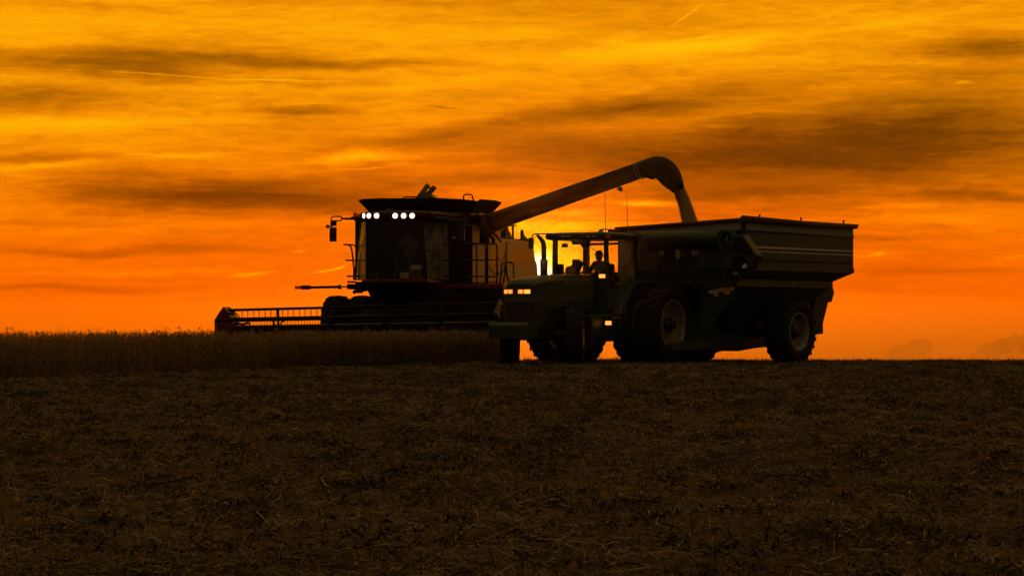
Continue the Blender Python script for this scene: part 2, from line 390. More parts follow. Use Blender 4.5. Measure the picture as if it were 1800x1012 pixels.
ws_ = []
for i in range(9):
    t = i/8; x = cl+(cr-cl)*t; yv = yc-.10*math.sin(PI*t); ws_.append((x, yv))
for i in range(8):
    m.prism([(ws_[i][0], ws_[i][1], zbot), (ws_[i+1][0], ws_[i+1][1], zbot), (ws_[i+1][0]-.1*(i+1)/8, ws_[i+1][1], ztop), (ws_[i][0]-.1*i/8, ws_[i][1], ztop)], (0, .012, 0))
m.build('windshield', 'tinted_glass', cmb)
m = MB(); m.prism([(cl, yc+.1, zbot), (L0.x+.06, -1.25, zbot), (L1.x+.05, -1.25, ztop), (cl, yc+.1, ztop)], (.012, 0, 0)); m.build('side_window', 'dusty_glass', cmb)
m = MB(); m.prism([(cr+.01, yc+.1, zbot), (cr+.31, -1.25, zbot), (cr+.25, -1.25, ztop), (cr-.1, yc+.1, ztop)], (.012, 0, 0)); dr = m.build('door', 'dusty_glass', cmb)
m = MB(); m.tube([(cr+.2, -1.9, zbot+.2), (cr+.24, -1.9, zbot+.3), (cr+.24, -1.85, zbot+.95), (cr+.18, -1.8, zbot+1.0)], .018); m.build('handle', 'steel', dr)
m = MB(); m.tube([(cl+.02, yc-.05, zbot), (cl+.0, yc-.05, ztop-.05)], .014, 6); m.build('wiper_post', 'pale_panel', cmb)
rl, rr2 = KC.p(634, 380, y=yc-.1).x, KC.p(752, 380, y=yc-.1).x                         # roof with a curved visor
rings = []
for (z0, ex) in ((386.5, -.02), (384, .03), (376, .05), (372, 0), (370.8, -.12)):
    z = KC.p(695, z0, y=yc).z; r = []
    for i in range(11):
        t = i/10; r.append((rl-ex+(rr2-rl+2*ex)*t, yc+.12-ex-.28*math.sin(PI*t)**.6, z))
    r += [(cr+.40+ex, -1.0, z), (L0.x-.02-ex, -1.0, z)]
    rings.append(r)
m = MB(); m.loft(rings); roof = m.build('cab_roof', 'auger_red', cmb)
for px, w in ((639.6, .5), (648.5, .82), (662, 1), (694.7, 1), (709.5, 1), (724.5, 1)):
    c = KC.p(px, 379.2, y=yc-.2); t = (c.x-rl)/(rr2-rl); yl = yc+.07-.28*max(.02, math.sin(PI*min(max(t, 0), 1)))**.6-.03
    c = KC.p(px, 379.2, y=yl); m = MB(); rx = .076*w
    m.loft([[(c.x+rx*math.cos(a)*s, yl-d, c.z+.078*math.sin(a)*s) for a in [2*PI*k/20 for k in range(20)]] for s, d in ((1, -.12), (1, 0), (.8, .012), (.1, .014))], True, True)
    hl = m.build('headlight', 'lamp_halo', cmb)
    m = MB(); m.loft([[(c.x+rx*math.cos(a)*s, yl-d, c.z+.072*math.sin(a)*s) for a in [2*PI*k/20 for k in range(20)]] for s, d in ((.74, .010), (.70, .022), (.4, .03), (.05, .034))], True, True); m.build('bulb', 'lamp_white', hl)
    m = MB(); m.loft([[(c.x+(rx+e)*math.cos(a), yl+dd, c.z+(.078+e)*math.sin(a)) for a in [2*PI*k/20 for k in range(20)]] for e, dd in ((.02, .12), (.02, -.005), (.002, -.005), (.002, .12))], False, True); m.build('bezel', 'black_plastic', hl)
m = MB(); p = KC.p(683, 369, y=-2.2); m.ball(p, (.07, .07, .045)); m.build('roof_antenna', 'black_plastic', cmb)
for px, py, yv in ((624, 377.5, -2.2), (758, 376.5, -2.0)):
    p = KC.p(px, py, y=yv); m = MB(); m.tube([p-Vector((0, 0, .06)), p+Vector((0, 0, .05)), p+Vector((0, 0, .07))], [.055, .05, .03], 12); bc = m.build('beacon', 'red_lens', cmb)
    m = MB(); m.cbox(p-Vector((0, 0, .085)), (.18, .12, .06)); m.build('beacon_mount', 'dark_paint', bc)
# mirrors
def mirror(pts_arm, tri, up, lo, kn, yv):
    m = MB(); m.tube(line(KC, pts_arm, y=yv), .03, 8); t = line(KC, tri, y=yv); m.tube(t+[t[0]], .018, 6); mr = m.build('mirror', 'black_plastic', cmb)
    m = MB()
    for (x0, y0, x1, y1) in (up, lo):
        a = KC.p(x0, y1, y=yv-.05); b = KC.p(x1, y0, y=yv-.05); m.box((a.x, yv-.05, a.z), (b.x, yv+.05, b.z))
    c = KC.p(*kn, y=yv); m.ball(c, (.055, .05, .05)); m.tube([c, c+Vector((.15, 0, 0))], .02, 6)
    o = m.build('mirror_head', 'black_plastic', mr, bevel=.02)
mirror([(634, 384.5), (612, 384.5), (600, 384)], [(600, 380.5), (586, 380.5), (582.5, 383), (582.5, 388), (588, 388.3), (600, 388)], (580.5, 387, 590, 397), (579, 399.5, 590, 424.5), (576, 398), -2.2)
mirror([(752, 384), (770, 384), (788, 383)], [(788, 380.5), (808, 379), (809, 384), (797, 388), (790, 387.5)], (803, 385, 817, 395.5), (804, 397, 815.5, 422), (819.5, 396.5), -2.2)
m = MB(); p = KC.p(800, 386, y=-2.1)
m.tube(line(KC, [(752, 386.5), (800, 386.5)], y=-2.1), .03); m.build('mirror_beam', 'dark_paint', cmb)
# cab floor band, deck and dark mass below
m = MB(); a = KC.p(636, 497, y=yc-.1); b = KC.p(752, 490.5, y=yc-.1); m.box((a.x, yc-.12, a.z), (b.x, -1.0, b.z)); m.build('cab_floor', 'red_paint', cmb, bevel=.02)
m = MB(); a = KC.p(750, 507, y=-1.6); b = KC.p(884, 498.5, y=-1.6); m.box((a.x, -1.6, a.z), (b.x, 1.4, b.z)); m.build('platform', 'red_paint', cmb, bevel=.015)
m = MB()
P = lambda px, py, y=-1.3: KC.p(px, py, y=y)
m.prism(line(KC, [(640, 497), (752, 497), (884, 506), (884, 520), (860, 545), (852, 600), (660, 600), (655, 530)], y=-1.2), (0, 1.4, 0))
m.box((-1.1, .1, .6), (1.1, 4.6, 2.1)); m.box((-.16, 3.6, .45), (.16, 4.2, 1.2)); m.tube([(-1.3, 4.0, .62), (1.3, 4.0, .62)], .13, 10); m.tube([(-1.8, 0, .86), (1.8, 0, .86)], .2, 12)
m.build('chassis', 'dark_paint', cmb)
m = MB(); m.loft([[(-.85, -1.1, 1.1), (.85, -1.1, 1.1), (.85, -1.1, 2.0), (-.85, -1.1, 2.0)], [(-.85, -3.0, .35), (.85, -3.0, .35), (.85, -3.0, 1.1), (-.85, -3.0, 1.1)]]); m.build('feeder_house', 'dark_paint', cmb)
# wheels: two pairs in front, two singles behind
dw = make_wheel_set('drive', .91, .52, .42, 22, 'pale_panel', .25, .16, 8, .05)
for x in (-1.62, -2.33): put_wheel(dw, cmb, (x, 0, .88), flip=True, spin=.1*x)
for x in (1.62, 2.33): put_wheel(dw, cmb, (x, 0, .88), spin=.1*x)
sw = make_wheel_set('steer', .66, .42, .34, 18, 'pale_panel', .2, .1, 8, .035)
put_wheel(sw, cmb, (-1.5, 4.0, .56), flip=True); put_wheel(sw, cmb, (1.5, 4.0, .56))
# railings and ladder on the left side
def rail(mb, pts, r=.02, **k): mb.tube(line(KC, pts, **k), r, 6)
def hoop(mb, x0, x1, yt, yb_, **k): rail(mb, [(x0, yb_), (x0, yt+4), (x0+1.2, yt+1.2), (x0+4, yt), (x1-4, yt), (x1-1.2, yt+1.2), (x1, yt+4), (x1, yb_)], **k)
m = MB()
hoop(m, 777, 791, 428.5, 500, y=-1.5); hoop(m, 795, 810, 428.5, 500, y=-1.5); hoop(m, 813, 854, 427.8, 500, y=-1.5, r=.024)
hoop(m, 825, 838, 430, 500, y=-1.0); rail(m, [(777, 457), (854, 457)], y=-1.5); rail(m, [(777, 486), (854, 486)], y=-1.5); rail(m, [(823, 497), (854, 497)], y=-1.5)
m.build('platform_railing', 'black_plastic', cmb)
m = MB(); xl_ = KC.p(857, 460, y=-1.3).x
hoop(m, 857, 873.5, 428.5, 500, y=-1.3, r=.024); rail(m, [(857, 457), (873, 457)], y=-1.3); rail(m, [(857, 486), (873, 486)], y=-1.3); rail(m, [(857, 496), (873, 496)], y=-1.3)
rail(m, [(890.5, 427), (889.5, 455), (888, 480), (884, 500)], y=-1.3, r=.026); m.ball(KC.p(890.5, 427.5, y=-1.3), .035)
rail(m, [(878, 505), (881, 480), (881.5, 467), (883.5, 463), (887, 462), (890, 465), (891, 480), (894.5, 500)], y=-1.5, r=.024)
rail(m, [(889, 461), (900, 461.5), (902.5, 465), (903, 480), (904.5, 500)], y=-1.1, r=.024)
m.build('ladder_rail', 'black_plastic', cmb)
m = MB()
def sag(a, b, s, n=8): return [(a[0]+(b[0]-a[0])*i/n, a[1]+(b[1]-a[1])*i/n+s*4*(i/n)*(1-i/n)) for i in range(n+1)]
rail(m, sag((873, 446), (889, 443), 14), r=.012, y=-1.3); rail(m, sag((873, 474), (889, 462), 14), r=.012, y=-1.3); rail(m, sag((857, 465), (886, 475), 12), r=.012, y=-1.2)
m.build('safety_chain', 'black_plastic', cmb)
m = MB()
m.tube(line(KC, sag((745, 432), (770, 440), 6), y=-2.3), .02); m.build('door_handrail', 'black_plastic', cmb); m = MB(); m.tube(line(KC, [(749, 452), (749, 437), (751, 434), (754, 434), (756, 437), (756, 460)], y=-2.0), .018); m.tube(line(KC, sag((749, 455), (772, 470), 5), y=-2.0), .015)
m.build('door_handrail', 'black_plastic', cmb)
# right-hand handrails and steps (screen left)
m = MB()
m.tube(line(KC, [(604, 429.8), (612, 430), (616.5, 433), (618.5, 440), (620, 452), (622, 470), (622, 492)], y=-1.4), .024)
m.tube(line(KC, [(612, 429.8), (621, 430), (625, 434), (627, 444), (628, 490)], y=-1.2), .02)
m.tube(line(KC, [(607.5, 457.3), (645, 458)], y=-1.6), .022); m.tube(line(KC, [(609.5, 485.3), (640, 485.5)], y=-1.6), .022); m.tube(line(KC, [(610.5, 495.3), (625, 495.5)], y=-1.6), .026)
m.tube(line(KC, [(634, 492), (634, 445)], y=-1.5), .02)
m.build('handrail', 'black_plastic', cmb)
m = MB(); m.prism(line(KC, [(610, 499), (624, 499), (624, 495), (640, 495), (640, 512), (632, 512), (632, 515), (626, 515), (624, 509), (610, 508)], y=-1.6), (0, .3, 0)); m.ball(KC.p(623, 513, y=-1.6), .055); m.build('marker_bracket', 'dark_paint', cmb)
m = MB(); m.tube(line(KC, [(545, 505), (596, 504.2)], y=-1.5), .036); m.tube(line(KC, [(596, 504), (611, 503.8)], y=-1.5), .02)
c = KC.p(597, 504.2, y=-1.5); m.tube([c-Vector((.03, 0, 0)), c+Vector((.03, 0, 0))], .062, 12)
a = KC.p(530, 508.8, y=-1.5); b = KC.p(545, 501.3, y=-1.5); m.box((a.x, -1.56, a.z), (b.x, -1.44, b.z)); ma = m.build('marker_arm', 'dark_paint', cmb)
m = MB(); a = KC.p(519, 508, y=-1.5); b = KC.p(528.5, 502.5, y=-1.5); m.box((a.x, -1.54, a.z), (b.x+.03, -1.46, b.z)); m.build('marker_lamp', 'red_lens', ma)
# inside the cab
m = MB(); sx, sy, sz = xm_+.08, -1.62, zbot+.42
m.box((sx-.26, sy-.05, sz-.08), (sx+.26, sy+.42, sz+.06)); m.box((sx-.25, sy+.32, sz+.05), (sx+.25, sy+.45, sz+.75)); m.box((sx-.2, sy, zbot), (sx+.2, sy+.3, sz-.08)); m.box((sx-.42, sy-.1, sz+.05), (sx-.3, sy+.4, sz+.25))
m.build('operator_seat', 'seat_cloth', cmb, bevel=.03)
m = MB(); wc = Vector((sx-.08, sy-.42, sz+.42)); R = Euler((.6, 0, 0)).to_matrix()
m.tube([wc+R@Vector((.2*math.cos(a), .2*math.sin(a), 0)) for a in [2*PI*k/20 for k in range(20)]], .015, 6, closed=True)
for a in (.5, 2.6, 4.7): m.tube([wc, wc+R@Vector((.19*math.cos(a), .19*math.sin(a), 0))], .014, 6)
m.tube([wc, (wc.x-.03, wc.y-.25, zbot)], .035, 8); m.build('steering_wheel', 'black_plastic', cmb)
# header
hd = bpy.data.objects.new('header', MB().mesh('header', 'dark_paint')); 
yh = -3.45
hl_ = KC.p(378, 590, y=yh).x; hr = KC.p(878, 590, y=yh).x
m = MB(); zb0 = KC.p(640, 576, y=yh+.5).z; zr = .09
m.prism([(hl_, yh+.35, .12), (hr, yh+.35, .22), (hr, yh+.55, zb0+.10), (hl_, yh+.55, zb0-.02)], (0, .05, 0))
m.tube([(hl_, yh+.6, zb0-.0), (hr, yh+.6, zb0+.12)], .06, 8)
m.box((-1.0, yh+.4, .25), (1.0, yh+.9, 1.05)); m.prism([(hl_, yh-.35, .06), (hr, yh-.35, .16), (hr, yh+.5, .16), (hl_, yh+.5, .06)], (0, 0, .04))
m.tube([(hl_+.05, yh+.05, .42), (hr-.05, yh+.05, .52)], .2, 12)
header = m.build('header', 'dark_paint', cmb)
m = MB(); zl = zb0+.02; m.tube(line(KC, [(410, 573), (870, 565)], y=yh-.05), .012, 6); m.build('header_trim', 'pale_panel', header)
m = MB(); m.prism(line(KC, [(376.5, 562), (384, 550), (392, 538.5), (399, 547), (407, 560), (409, 590), (409, 625), (377, 625)], y=yh-.1), (0, .55, 0)); m.build('crop_divider', 'red_paint', header, bevel=.02)
m = MB(); m.prism(line(KC, [(867, 549), (878, 526), (880, 528), (882, 532), (881, 552), (878, 560), (873, 552)], y=yh-.1), (0, .06, 0)); m.build('crop_divider', 'pale_panel', header)
m = MB(); m.box((hr-.12, yh-.2, .1), (hr+.0, yh+.5, zb0)); m.build('end_plate', 'red_paint', header)
# reel: bats, spiders and tines
m = MB(); m.tube(line(KC, [(401, 545), (870, 533)], y=yh-.35), .036, 8); m.tube(line(KC, [(379, 563.4), (870, 551)], y=yh-.75), .034, 8)
m.tube(line(KC, [(404, 577), (870, 569)], y=yh-.4), .03, 8); m.tube(line(KC, [(404, 560), (870, 551)], y=yh+.1), .03, 8); m.tube(line(KC, [(404, 562), (870, 552.5)], y=yh-.35), .06, 8)
reel = m.build('reel', 'dark_paint', header)
m = MB()
for px in (489, 584.5, 680, 775.5):
    if px > 489: m = MB()
    dy = -(px-401)*.0256
    m.tube(line(KC, [(px, 542.5+dy), (px, 592+dy)], y=yh-.37), .034, 6)
    m.tube(line(KC, [(px-10, 564+dy), (px-3, 585+dy)], y=yh-.5), .03, 6); m.tube(line(KC, [(px+13, 563+dy), (px+3, 572+dy)], y=yh-.5), .02, 6)
    m.tube(line(KC, [(px-7, 566+dy), (px+9, 562+dy)], y=yh-.6), .02, 6); m.build('reel_arm', 'dark_paint', reel)
m = MB()
m.tube(line(KC, [(405, 548), (412, 549), (418, 553), (422, 561)], y=yh-.3), .018, 6); m.tube(line(KC, [(401, 551), (410, 552), (412, 546)], y=yh-.3), .03, 6)
m.tube(line(KC, [(409, 572), (418, 568), (426, 570), (436, 567), (440, 570)], y=yh-.3), .03, 6)
m.build('reel_drive', 'dark_paint', reel)
m = MB()
for i in range(46):
    px = 425+i*10.1
    if px > 865: break
    dy = -(px-401)*.0256; b = random.uniform(-1, 1)
    m.tube(line(KC, [(px, 545+dy), (px+1+b*.3, 554+dy), (px+b, 560+dy)], y=yh-.35), [.014, .011, .007], 5)
for i in range(90):
    px = 425+i*5; dy = -(px-401)*.0256
    if px > 865: break
    m.tube(line(KC, [(px, 564+dy), (px, 573+dy)], y=yh-.75), [.010, .006], 5)
tag(m.build('tine', 'black_plastic', reel), kind='stuff')
# driver and the boxes on the cab floor
J = dict(pelvis=(sx, sy+.18, sz+.14), waist=(sx, sy+.2, sz+.3), chest=(sx-.01, sy+.16, sz+.52), neck=(sx-.02, sy+.1, sz+.70), skull=(sx-.02, sy+.06, sz+.80),
  shl=(sx+.18, sy+.14, sz+.60), ell=(sx+.26, sy-.02, sz+.36), wrl=(sx+.12, sy-.25, sz+.40), shr=(sx-.21, sy+.14, sz+.60), elr=(sx-.29, sy-.02, sz+.36), wrr=(sx-.25, sy-.25, sz+.38),
  hil=(sx+.1, sy+.12, sz+.12), knl=(sx+.17, sy-.33, sz+.14), anl=(sx+.17, sy-.40, sz-.28), tol=(sx+.18, sy-.56, sz-.36), hir=(sx-.1, sy+.12, sz+.12), knr=(sx-.17, sy-.33, sz+.14), anr=(sx-.17, sy-.42, sz-.28), tor=(sx-.18, sy-.58, sz-.36))
RD = dict(pelvis=.15, waist=.14, chest=.175, neck=.072, skull=.07, shl=.085, ell=.048, wrl=.032, shr=.085, elr=.048, wrr=.032, hil=.10, knl=.068, anl=.045, tol=.04, hir=.10, knr=.068, anr=.045, tor=.04)
BN = [('pelvis', 'waist'), ('waist', 'chest'), ('chest', 'neck'), ('neck', 'skull'), ('chest', 'shl'), ('shl', 'ell'), ('ell', 'wrl'), ('chest', 'shr'), ('shr', 'elr'), ('elr', 'wrr'), ('pelvis', 'hil'), ('hil', 'knl'), ('knl', 'anl'), ('anl', 'tol'), ('pelvis', 'hir'), ('hir', 'knr'), ('knr', 'anr'), ('anr', 'tor')]
person('person', J, RD, BN, [('wrl', (-.4, -.6, .25), (-.3, 0, -.6), (-.5, 0, .6)), ('wrr', (.5, -.6, .25), (.3, 0, -.6), (.5, 0, .6))], (sx-.02, sy+.02, sz+.86), (0, -1, -.05), 'pale_shirt', 'jeans', sz+.2, 'cap_cloth',
  'driver in a pale shirt behind the steering wheel of the combine cab', KC, sz+.52)
def cooler(x, y, w, h, d, bodym, lidm, label):
    W = KC.w((x, y, zbot+.022)); m = MB(); m.box((-w/2, -d/2, 0), (w/2, d/2, h*.68)); o = m.build('cooler', bodym, None, bevel=.012); o.location = W; o.rotation_euler = (0, 0, KC.a)
    m = MB(); m.loft([[(-w/2-.01, -d/2-.01, h*.68), (w/2+.01, -d/2-.01, h*.68), (w/2+.01, d/2+.01, h*.68), (-w/2-.01, d/2+.01, h*.68)], [(-w/2+.03, -d/2+.03, h), (w/2-.03, -d/2+.03, h), (w/2-.03, d/2-.03, h), (-w/2+.03, d/2-.03, h)]]); m.build('lid', lidm, o)
    m = MB(); m.tube([(-w*.35, 0, h*.9), (-w*.3, 0, h*1.18), (w*.3, 0, h*1.18), (w*.35, 0, h*.9)], .012, 6); m.build('handle', 'black_plastic', o)
    tag(o, label, 'cooler', 'coolers on the cab floor')
xx = lambda px: KC.p(px, 488, y=yc+.3).x
cooler(xx(657), yc+.35, .26, .22, .2, 'cooler_blue', 'cooler_blue', 'small blue cooler at the left end of the combine windshield')
cooler(xx(712), yc+.3, .24, .16, .2, 'cooler_white', 'cooler_white', 'small white lunch cooler in the middle behind the combine windshield')
cooler(xx(731), yc+.42, .30, .36, .24, 'cooler_red', 'cooler_white', 'red cooler with a white lid, tallest of those behind the combine windshield')

# ================================================================== TRACTOR
KT = Frame((2.41, 61.09, 0), 34)
trc = empty('tractor', KT.O, KT.a, 'green row crop tractor with glowing amber headlamps, hitched in front of the grain cart', 'tractor')
dwr = make_wheel_set('rear', .985, .47, .60, 24, 'yellow_rim', .62, .17, 8, .05)
for x in (1.66, .84): put_wheel(dwr, trc, (x, 0, .965), spin=x)
for x in (-1.66, -.84): put_wheel(dwr, trc, (x, 0, .965), flip=True, spin=x)
fwr = make_wheel_set('front', .75, .42, .40, 20, 'yellow_rim', .4, .13, 8, .045)
yf = KT.p(1011, 590, x=.93).y
put_wheel(fwr, trc, (.93, yf, .73), steer=math.radians(30)); put_wheel(fwr, trc, (-.93, yf, .73), flip=True, steer=math.radians(30))
m = MB(); m.tube([(-1.9, 0, .965), (1.9, 0, .965)], .1, 12); m.box((-.35, -.9, .55), (.35, .55, 1.35)); m.box((-.22, yf-.6, .6), (.22, -.8, 1.05)); m.tube([(-.85, yf, .73), (.85, yf, .73)], .11, 10)
m.box((-.06, .5, .42), (.06, 1.3, .5)); m.box((-.75, -1.5, 1.1), (.75, .3, 1.4))
m.build('frame', 'dark_green', trc, bevel=.02)
# hood
def hx(px, py): return KT.p(px, py, x=.46)
yg = hx(943, 530).y                                                                    # the grille's plane
zz = lambda py, y: KT.p(900, py, y=y).z
secs = []
wid = [(yg, .36, 508, 515), (yg+.12, .42, 499, 507), (yg+.45, .455, 494, 502), (yg+1.0, .46, 490, 497), (yg+1.9, .47, 486.5, 492), (yg+2.45, .47, 485.5, 491)]
for i, (y, w, pt, ps) in enumerate(wid):
    zt_ = KT.p(960, pt, x=0).z if 0 else None
# crown line read at x=0 and side shoulder at x=.46
for (y, w, a, b) in ((yg-.02, .40, 1.93, 1.86), (yg+.06, .44, 2.02, 1.93), (yg+.25, .455, 2.08, 1.97), (yg+.7, .46, 2.13, 2.01), (yg+1.4, .47, 2.17, 2.04), (yg+2.5, .47, 2.20, 2.07)):
    secs.append([(-w, y, 1.5), (-w, y, b), (-w*.8, y, a-.02), (-w*.4, y, a), (w*.4, y, a), (w*.8, y, a-.02), (w, y, b), (w, y, 1.5)])
m = MB(); m.loft(secs, True, False); hood = m.build('hood', 'green_paint', trc, bevel=.015)
m = MB(); m.prism([(.455, yg+.02, 1.5), (.455, yg+2.5, 1.5), (.455, yg+2.5, 1.25), (.455, yg+1.9, 1.35), (.455, yg+1.2, 1.42), (.455, yg+.55, 1.3), (.455, yg+.35, .95), (.455, yg+.02, .85)], (-.03, 0, 0))
m.prism([(-.455, yg+.02, 1.5), (-.455, yg+2.5, 1.5), (-.455, yg+2.5, 1.25), (-.455, yg+.55, 1.3), (-.455, yg+.35, .95), (-.455, yg+.02, .85)], (.03, 0, 0))
m.build('side_shield', 'green_paint', trc)
m = MB(); zg0 = .86; m.box((-.43, yg+.0, zg0), (.43, yg+.1, 1.84)); g = m.build('grille', 'black_plastic', trc, bevel=.02)
m = MB()
for k in range(17): m.box((-.40+k*.049, yg-.015, zg0+.03), (-.385+k*.049, yg+.001, 1.70))
m.build('grille_bar', 'dark_paint', g)
for (a, b, hot) in ((886.2, 892.2, 0), (893, 901, 0), (910.5, 920, 0), (921.5, 932, 1)):
    p = KT.p(a, 516, y=yg-.02); q = KT.p(b, 508.8, y=yg-.02)
    m = MB(); m.box((p.x, yg-.03, p.z), (q.x, yg+.02, q.z)); h = m.build('headlight', 'lamp_amber_hot' if hot else 'lamp_amber', trc, bevel=.008)
    m = MB(); cc = ((p.x+q.x)/2, yg-.035, (p.z+q.z)/2); m.ball(cc, (.03, .008, .03)); m.build('bulb', 'lamp_amber_hot', h)
m = MB(); m.box((-.42, yg+.1, .6), (.42, yg+2.4, 1.45)); m.box((-.30, yg-.25, .62), (.30, yg+.3, .85)); m.build('engine', 'dark_paint', trc, bevel=.03)
p = KT.p(994, 496, x=.475); q = KT.p(1000, 494.5, x=.475); m = MB(); m.box((.47, min(p.y, q.y), p.z-.01), (.478, max(p.y, q.y), q.z)); m.build('hood_glint', 'yellow_rim', hood)  # small reflection on the hood side, built as a yellow chip
# front weights: a rack of ribbed slabs
yw = yg-.42
p = KT.p(859, 594, y=yw); q = KT.p(928, 566, y=yw)
m = MB(); n = 18; wd = (q.x-p.x)/n
for k in range(n): m.prism([(p.x+k*wd+.004, yw, p.z), (p.x+k*wd+.004, yw-.02, q.z-.08), (p.x+k*wd+.004, yw+.04, q.z), (p.x+k*wd+.004, yw+.42, q.z), (p.x+k*wd+.004, yw+.42, p.z), ], (wd-.008, 0, 0))
m.build('front_weight', 'green_paint', trc)
# exhaust and air stack on the far side of the hood
xe = -.42
m = MB(); e = lambda a, b: KT.p(a, b, x=xe)
m.tube([e(956, 487), e(956, 456)], .094, 14); m.tube([e(956, 457), e(956, 432), e(954.5, 425), e(950, 419), e(944.5, 413.5)], [.062, .062, .060, .052, .035], 12)
m.build('exhaust_stack', 'steel', trc)
# cab
xc = .78
ygl = KT.p(1067, 470, x=xc).y; yr = KT.p(1114, 470, x=xc).y
def T(px, py, x=None, y=None): return KT.p(px, py, x=x, y=y)
zr0 = T(1067, 420.5, x=xc).z; zr1 = T(1067, 409, x=xc).z; zc0 = T(1067, 490, x=xc).z
m = MB()
yft = ygl; yfb = ygl-.05
def post(a, b, w, d): 
    a = Vector(a); b = Vector(b); m.prism([a+Vector((-w/2, -d/2, 0)), a+Vector((w/2, -d/2, 0)), a+Vector((w/2, d/2, 0)), a+Vector((-w/2, d/2, 0))], b-a)
m.prism([(xc-.06, ygl-.02, 1.35), (xc+.03, ygl-.02, 1.35), (xc+.03, ygl-.06, zr0), (xc-.06, ygl-.06, zr0)], (0, .09, 0))
m.prism([(-xc-.0, ygl-.06, 1.35), (-xc+.15, ygl-.06, 1.35), (-xc+.12, ygl-.02, zr0), (-xc+.0, ygl-.02, zr0)], (0, .06, 0))
m.prism([(xc-.06, yr+.05, 2.0), (xc+.03, yr+.05, 2.0), (xc+.03, yr-.05, zr0), (xc-.06, yr-.05, zr0)], (0, .12, 0))
yrf = T(1030, 460, x=-xc).y; m.prism([(-xc-.03, yrf-.10, 1.9), (-xc+.08, yrf-.10, 1.9), (-xc+.08, yrf-.10, zr0), (-xc-.03, yrf-.10, zr0)], (0, .16, 0))
m.box((-xc, ygl-.02, 1.35), (xc, ygl+.03, zc0-.0)); m.box((xc-.04, ygl, 1.35), (xc+.02, yr+.1, 1.75)); m.box((-xc-.02, ygl, 1.35), (-xc+.04, yrf, T(1010, 480, x=-xc).z))
m.box((-xc, yr+.05, 1.3), (xc, yr+.1, T(1085, 460, y=yr).z-.25)); m.box((-xc, ygl, 1.3), (xc, yr, 1.36))
zrw = T(1085, 405, y=yr+.05).z
m.build('cab_frame', 'dark_green', trc)
rings = []
for (dz, e_) in ((0, -.02), (.03, .06), (.12, .07), (.17, .03), (.185, -.1)):
    z = zr0+dz; rings.append([(-xc-.02-e_, ygl-.16-e_, z), (xc+.02+e_, ygl-.16-e_, z), (xc+.05+e_, yr+.15+e_, z), (-xc-.05-e_, yr+.15+e_, z)])
m = MB(); m.loft(rings); rf = m.build('cab_roof', 'green_paint', trc, bevel=.02)
for k, px in enumerate((990, 999, 1034, 1044)):
    p = T(px, 415.3, y=ygl-.245); m = MB(); m.box((p.x-.05, ygl-.25, p.z-.02), (p.x+.05, ygl-.225, p.z+.02)); m.build('roof_lamp', 'pale_panel', rf)
m = MB(); p = T(1067, 414.5, x=xc+.09); m.box((xc+.05, p.y-.06, p.z-.06), (xc+.11, p.y+.12, p.z+.04)); m.build('marker_lamp', 'amber_lens_lit_frame', rf)
for nm, pl_, mm in (('windshield', [(-xc+.1, ygl, zc0), (xc-.06, ygl, zc0), (xc-.06, ygl-.03, zr0), (-xc+.06, ygl-.03, zr0)], 'clear_glass'),):
    m = MB(); m.prism(pl_, (0, .006, 0)); m.build(nm, mm, trc)
m = MB(); m.prism([(xc, ygl+.08, 1.75), (xc, yr, 1.75), (xc, yr-.03, zr0), (xc, ygl+.05, zr0)], (.006, 0, 0)); d_ = m.build('door', 'clear_glass', trc)
p = T(1090, 470, x=xc+.01)
m = MB(); q = T(1083, 425, x=xc+.004); m.prism([(xc+.008, T(1086, 425, x=xc).y, zr0-.03), (xc+.008, yr+.02, zr0-.03), (xc+.008, yr+.02, 1.76), (xc+.008, T(1090, 425, x=xc).y, 1.76)], (.004, 0, 0)); m.build('rear_side_window', 'dusty_glass', trc)
m = MB(); m.tube([(xc+.03, ygl+.15, 1.85), (xc+.07, ygl+.15, 1.9), (xc+.07, ygl+.15, 2.15)], .016); m.build('handle', 'black_plastic', d_)
m = MB(); m.prism([(-xc, ygl+.05, 1.9), (-xc, yrf-.12, 1.9), (-xc, yrf-.12, zr0), (-xc, ygl+.03, zr0)], (-.006, 0, 0)); m.build('side_window', 'clear_glass', trc)
m = MB(); yq = yr+.07                                                                   # rear window frame seen through the cab, its lit orange painted in
m.tube([(-.6, yq, 2.0), (-.6, yq, zr0-.12), (-.5, yq, zr0-.06), (.5, yq, zr0-.06), (.6, yq, zr0-.12), (.6, yq, 2.0)], .035, 6); m.build('rear_window_frame', 'amber_lens_lit_frame', trc)
# mirrors, aerials, wipers, lamps
m = MB(); m.tube([T(972, 411, y=ygl-.25), T(940, 411, y=ygl-.25), T(936.5, 412.5, y=ygl-.25), T(935, 417, y=ygl-.25)], .016, 6); a = T(930.5, 438, y=ygl-.25); b = T(938, 417.5, y=ygl-.25)
mr = m.build('mirror', 'black_plastic', trc); m = MB(); m.box((a.x, ygl-.3, a.z), (b.x, ygl-.22, b.z)); m.build('mirror_head', 'black_plastic', mr, bevel=.015)
m = MB(); m.tube([T(1103, 408.5, x=1.0), T(1118, 410.5, x=1.15), T(1125, 412, x=1.2), T(1127.5, 418, x=1.2)], .016, 6); mr = m.build('mirror', 'black_plastic', trc); a = T(1122, 440, y=ygl+.2); b = T(1138, 418, y=ygl+.2)
m = MB(); m.box((a.x, ygl+.18, a.z), (b.x, ygl+.24, b.z)); m.build('mirror_head', 'black_plastic', mr, bevel=.015)
for px0, px1, y0_, y1_ in ((1064.5, 1063.3, 409, 336), (1104, 1101.5, 408, 342)):
    m = MB(); a = T(px0, y0_, y=yr-.4); b = T(px1, y1_, y=yr-.4); m.tube([a, a+(b-a)*.12], .014, 6); m.tube([a+(b-a)*.1, b], [.009, .006], 5); m.build('radio_aerial', 'black_plastic', trc)
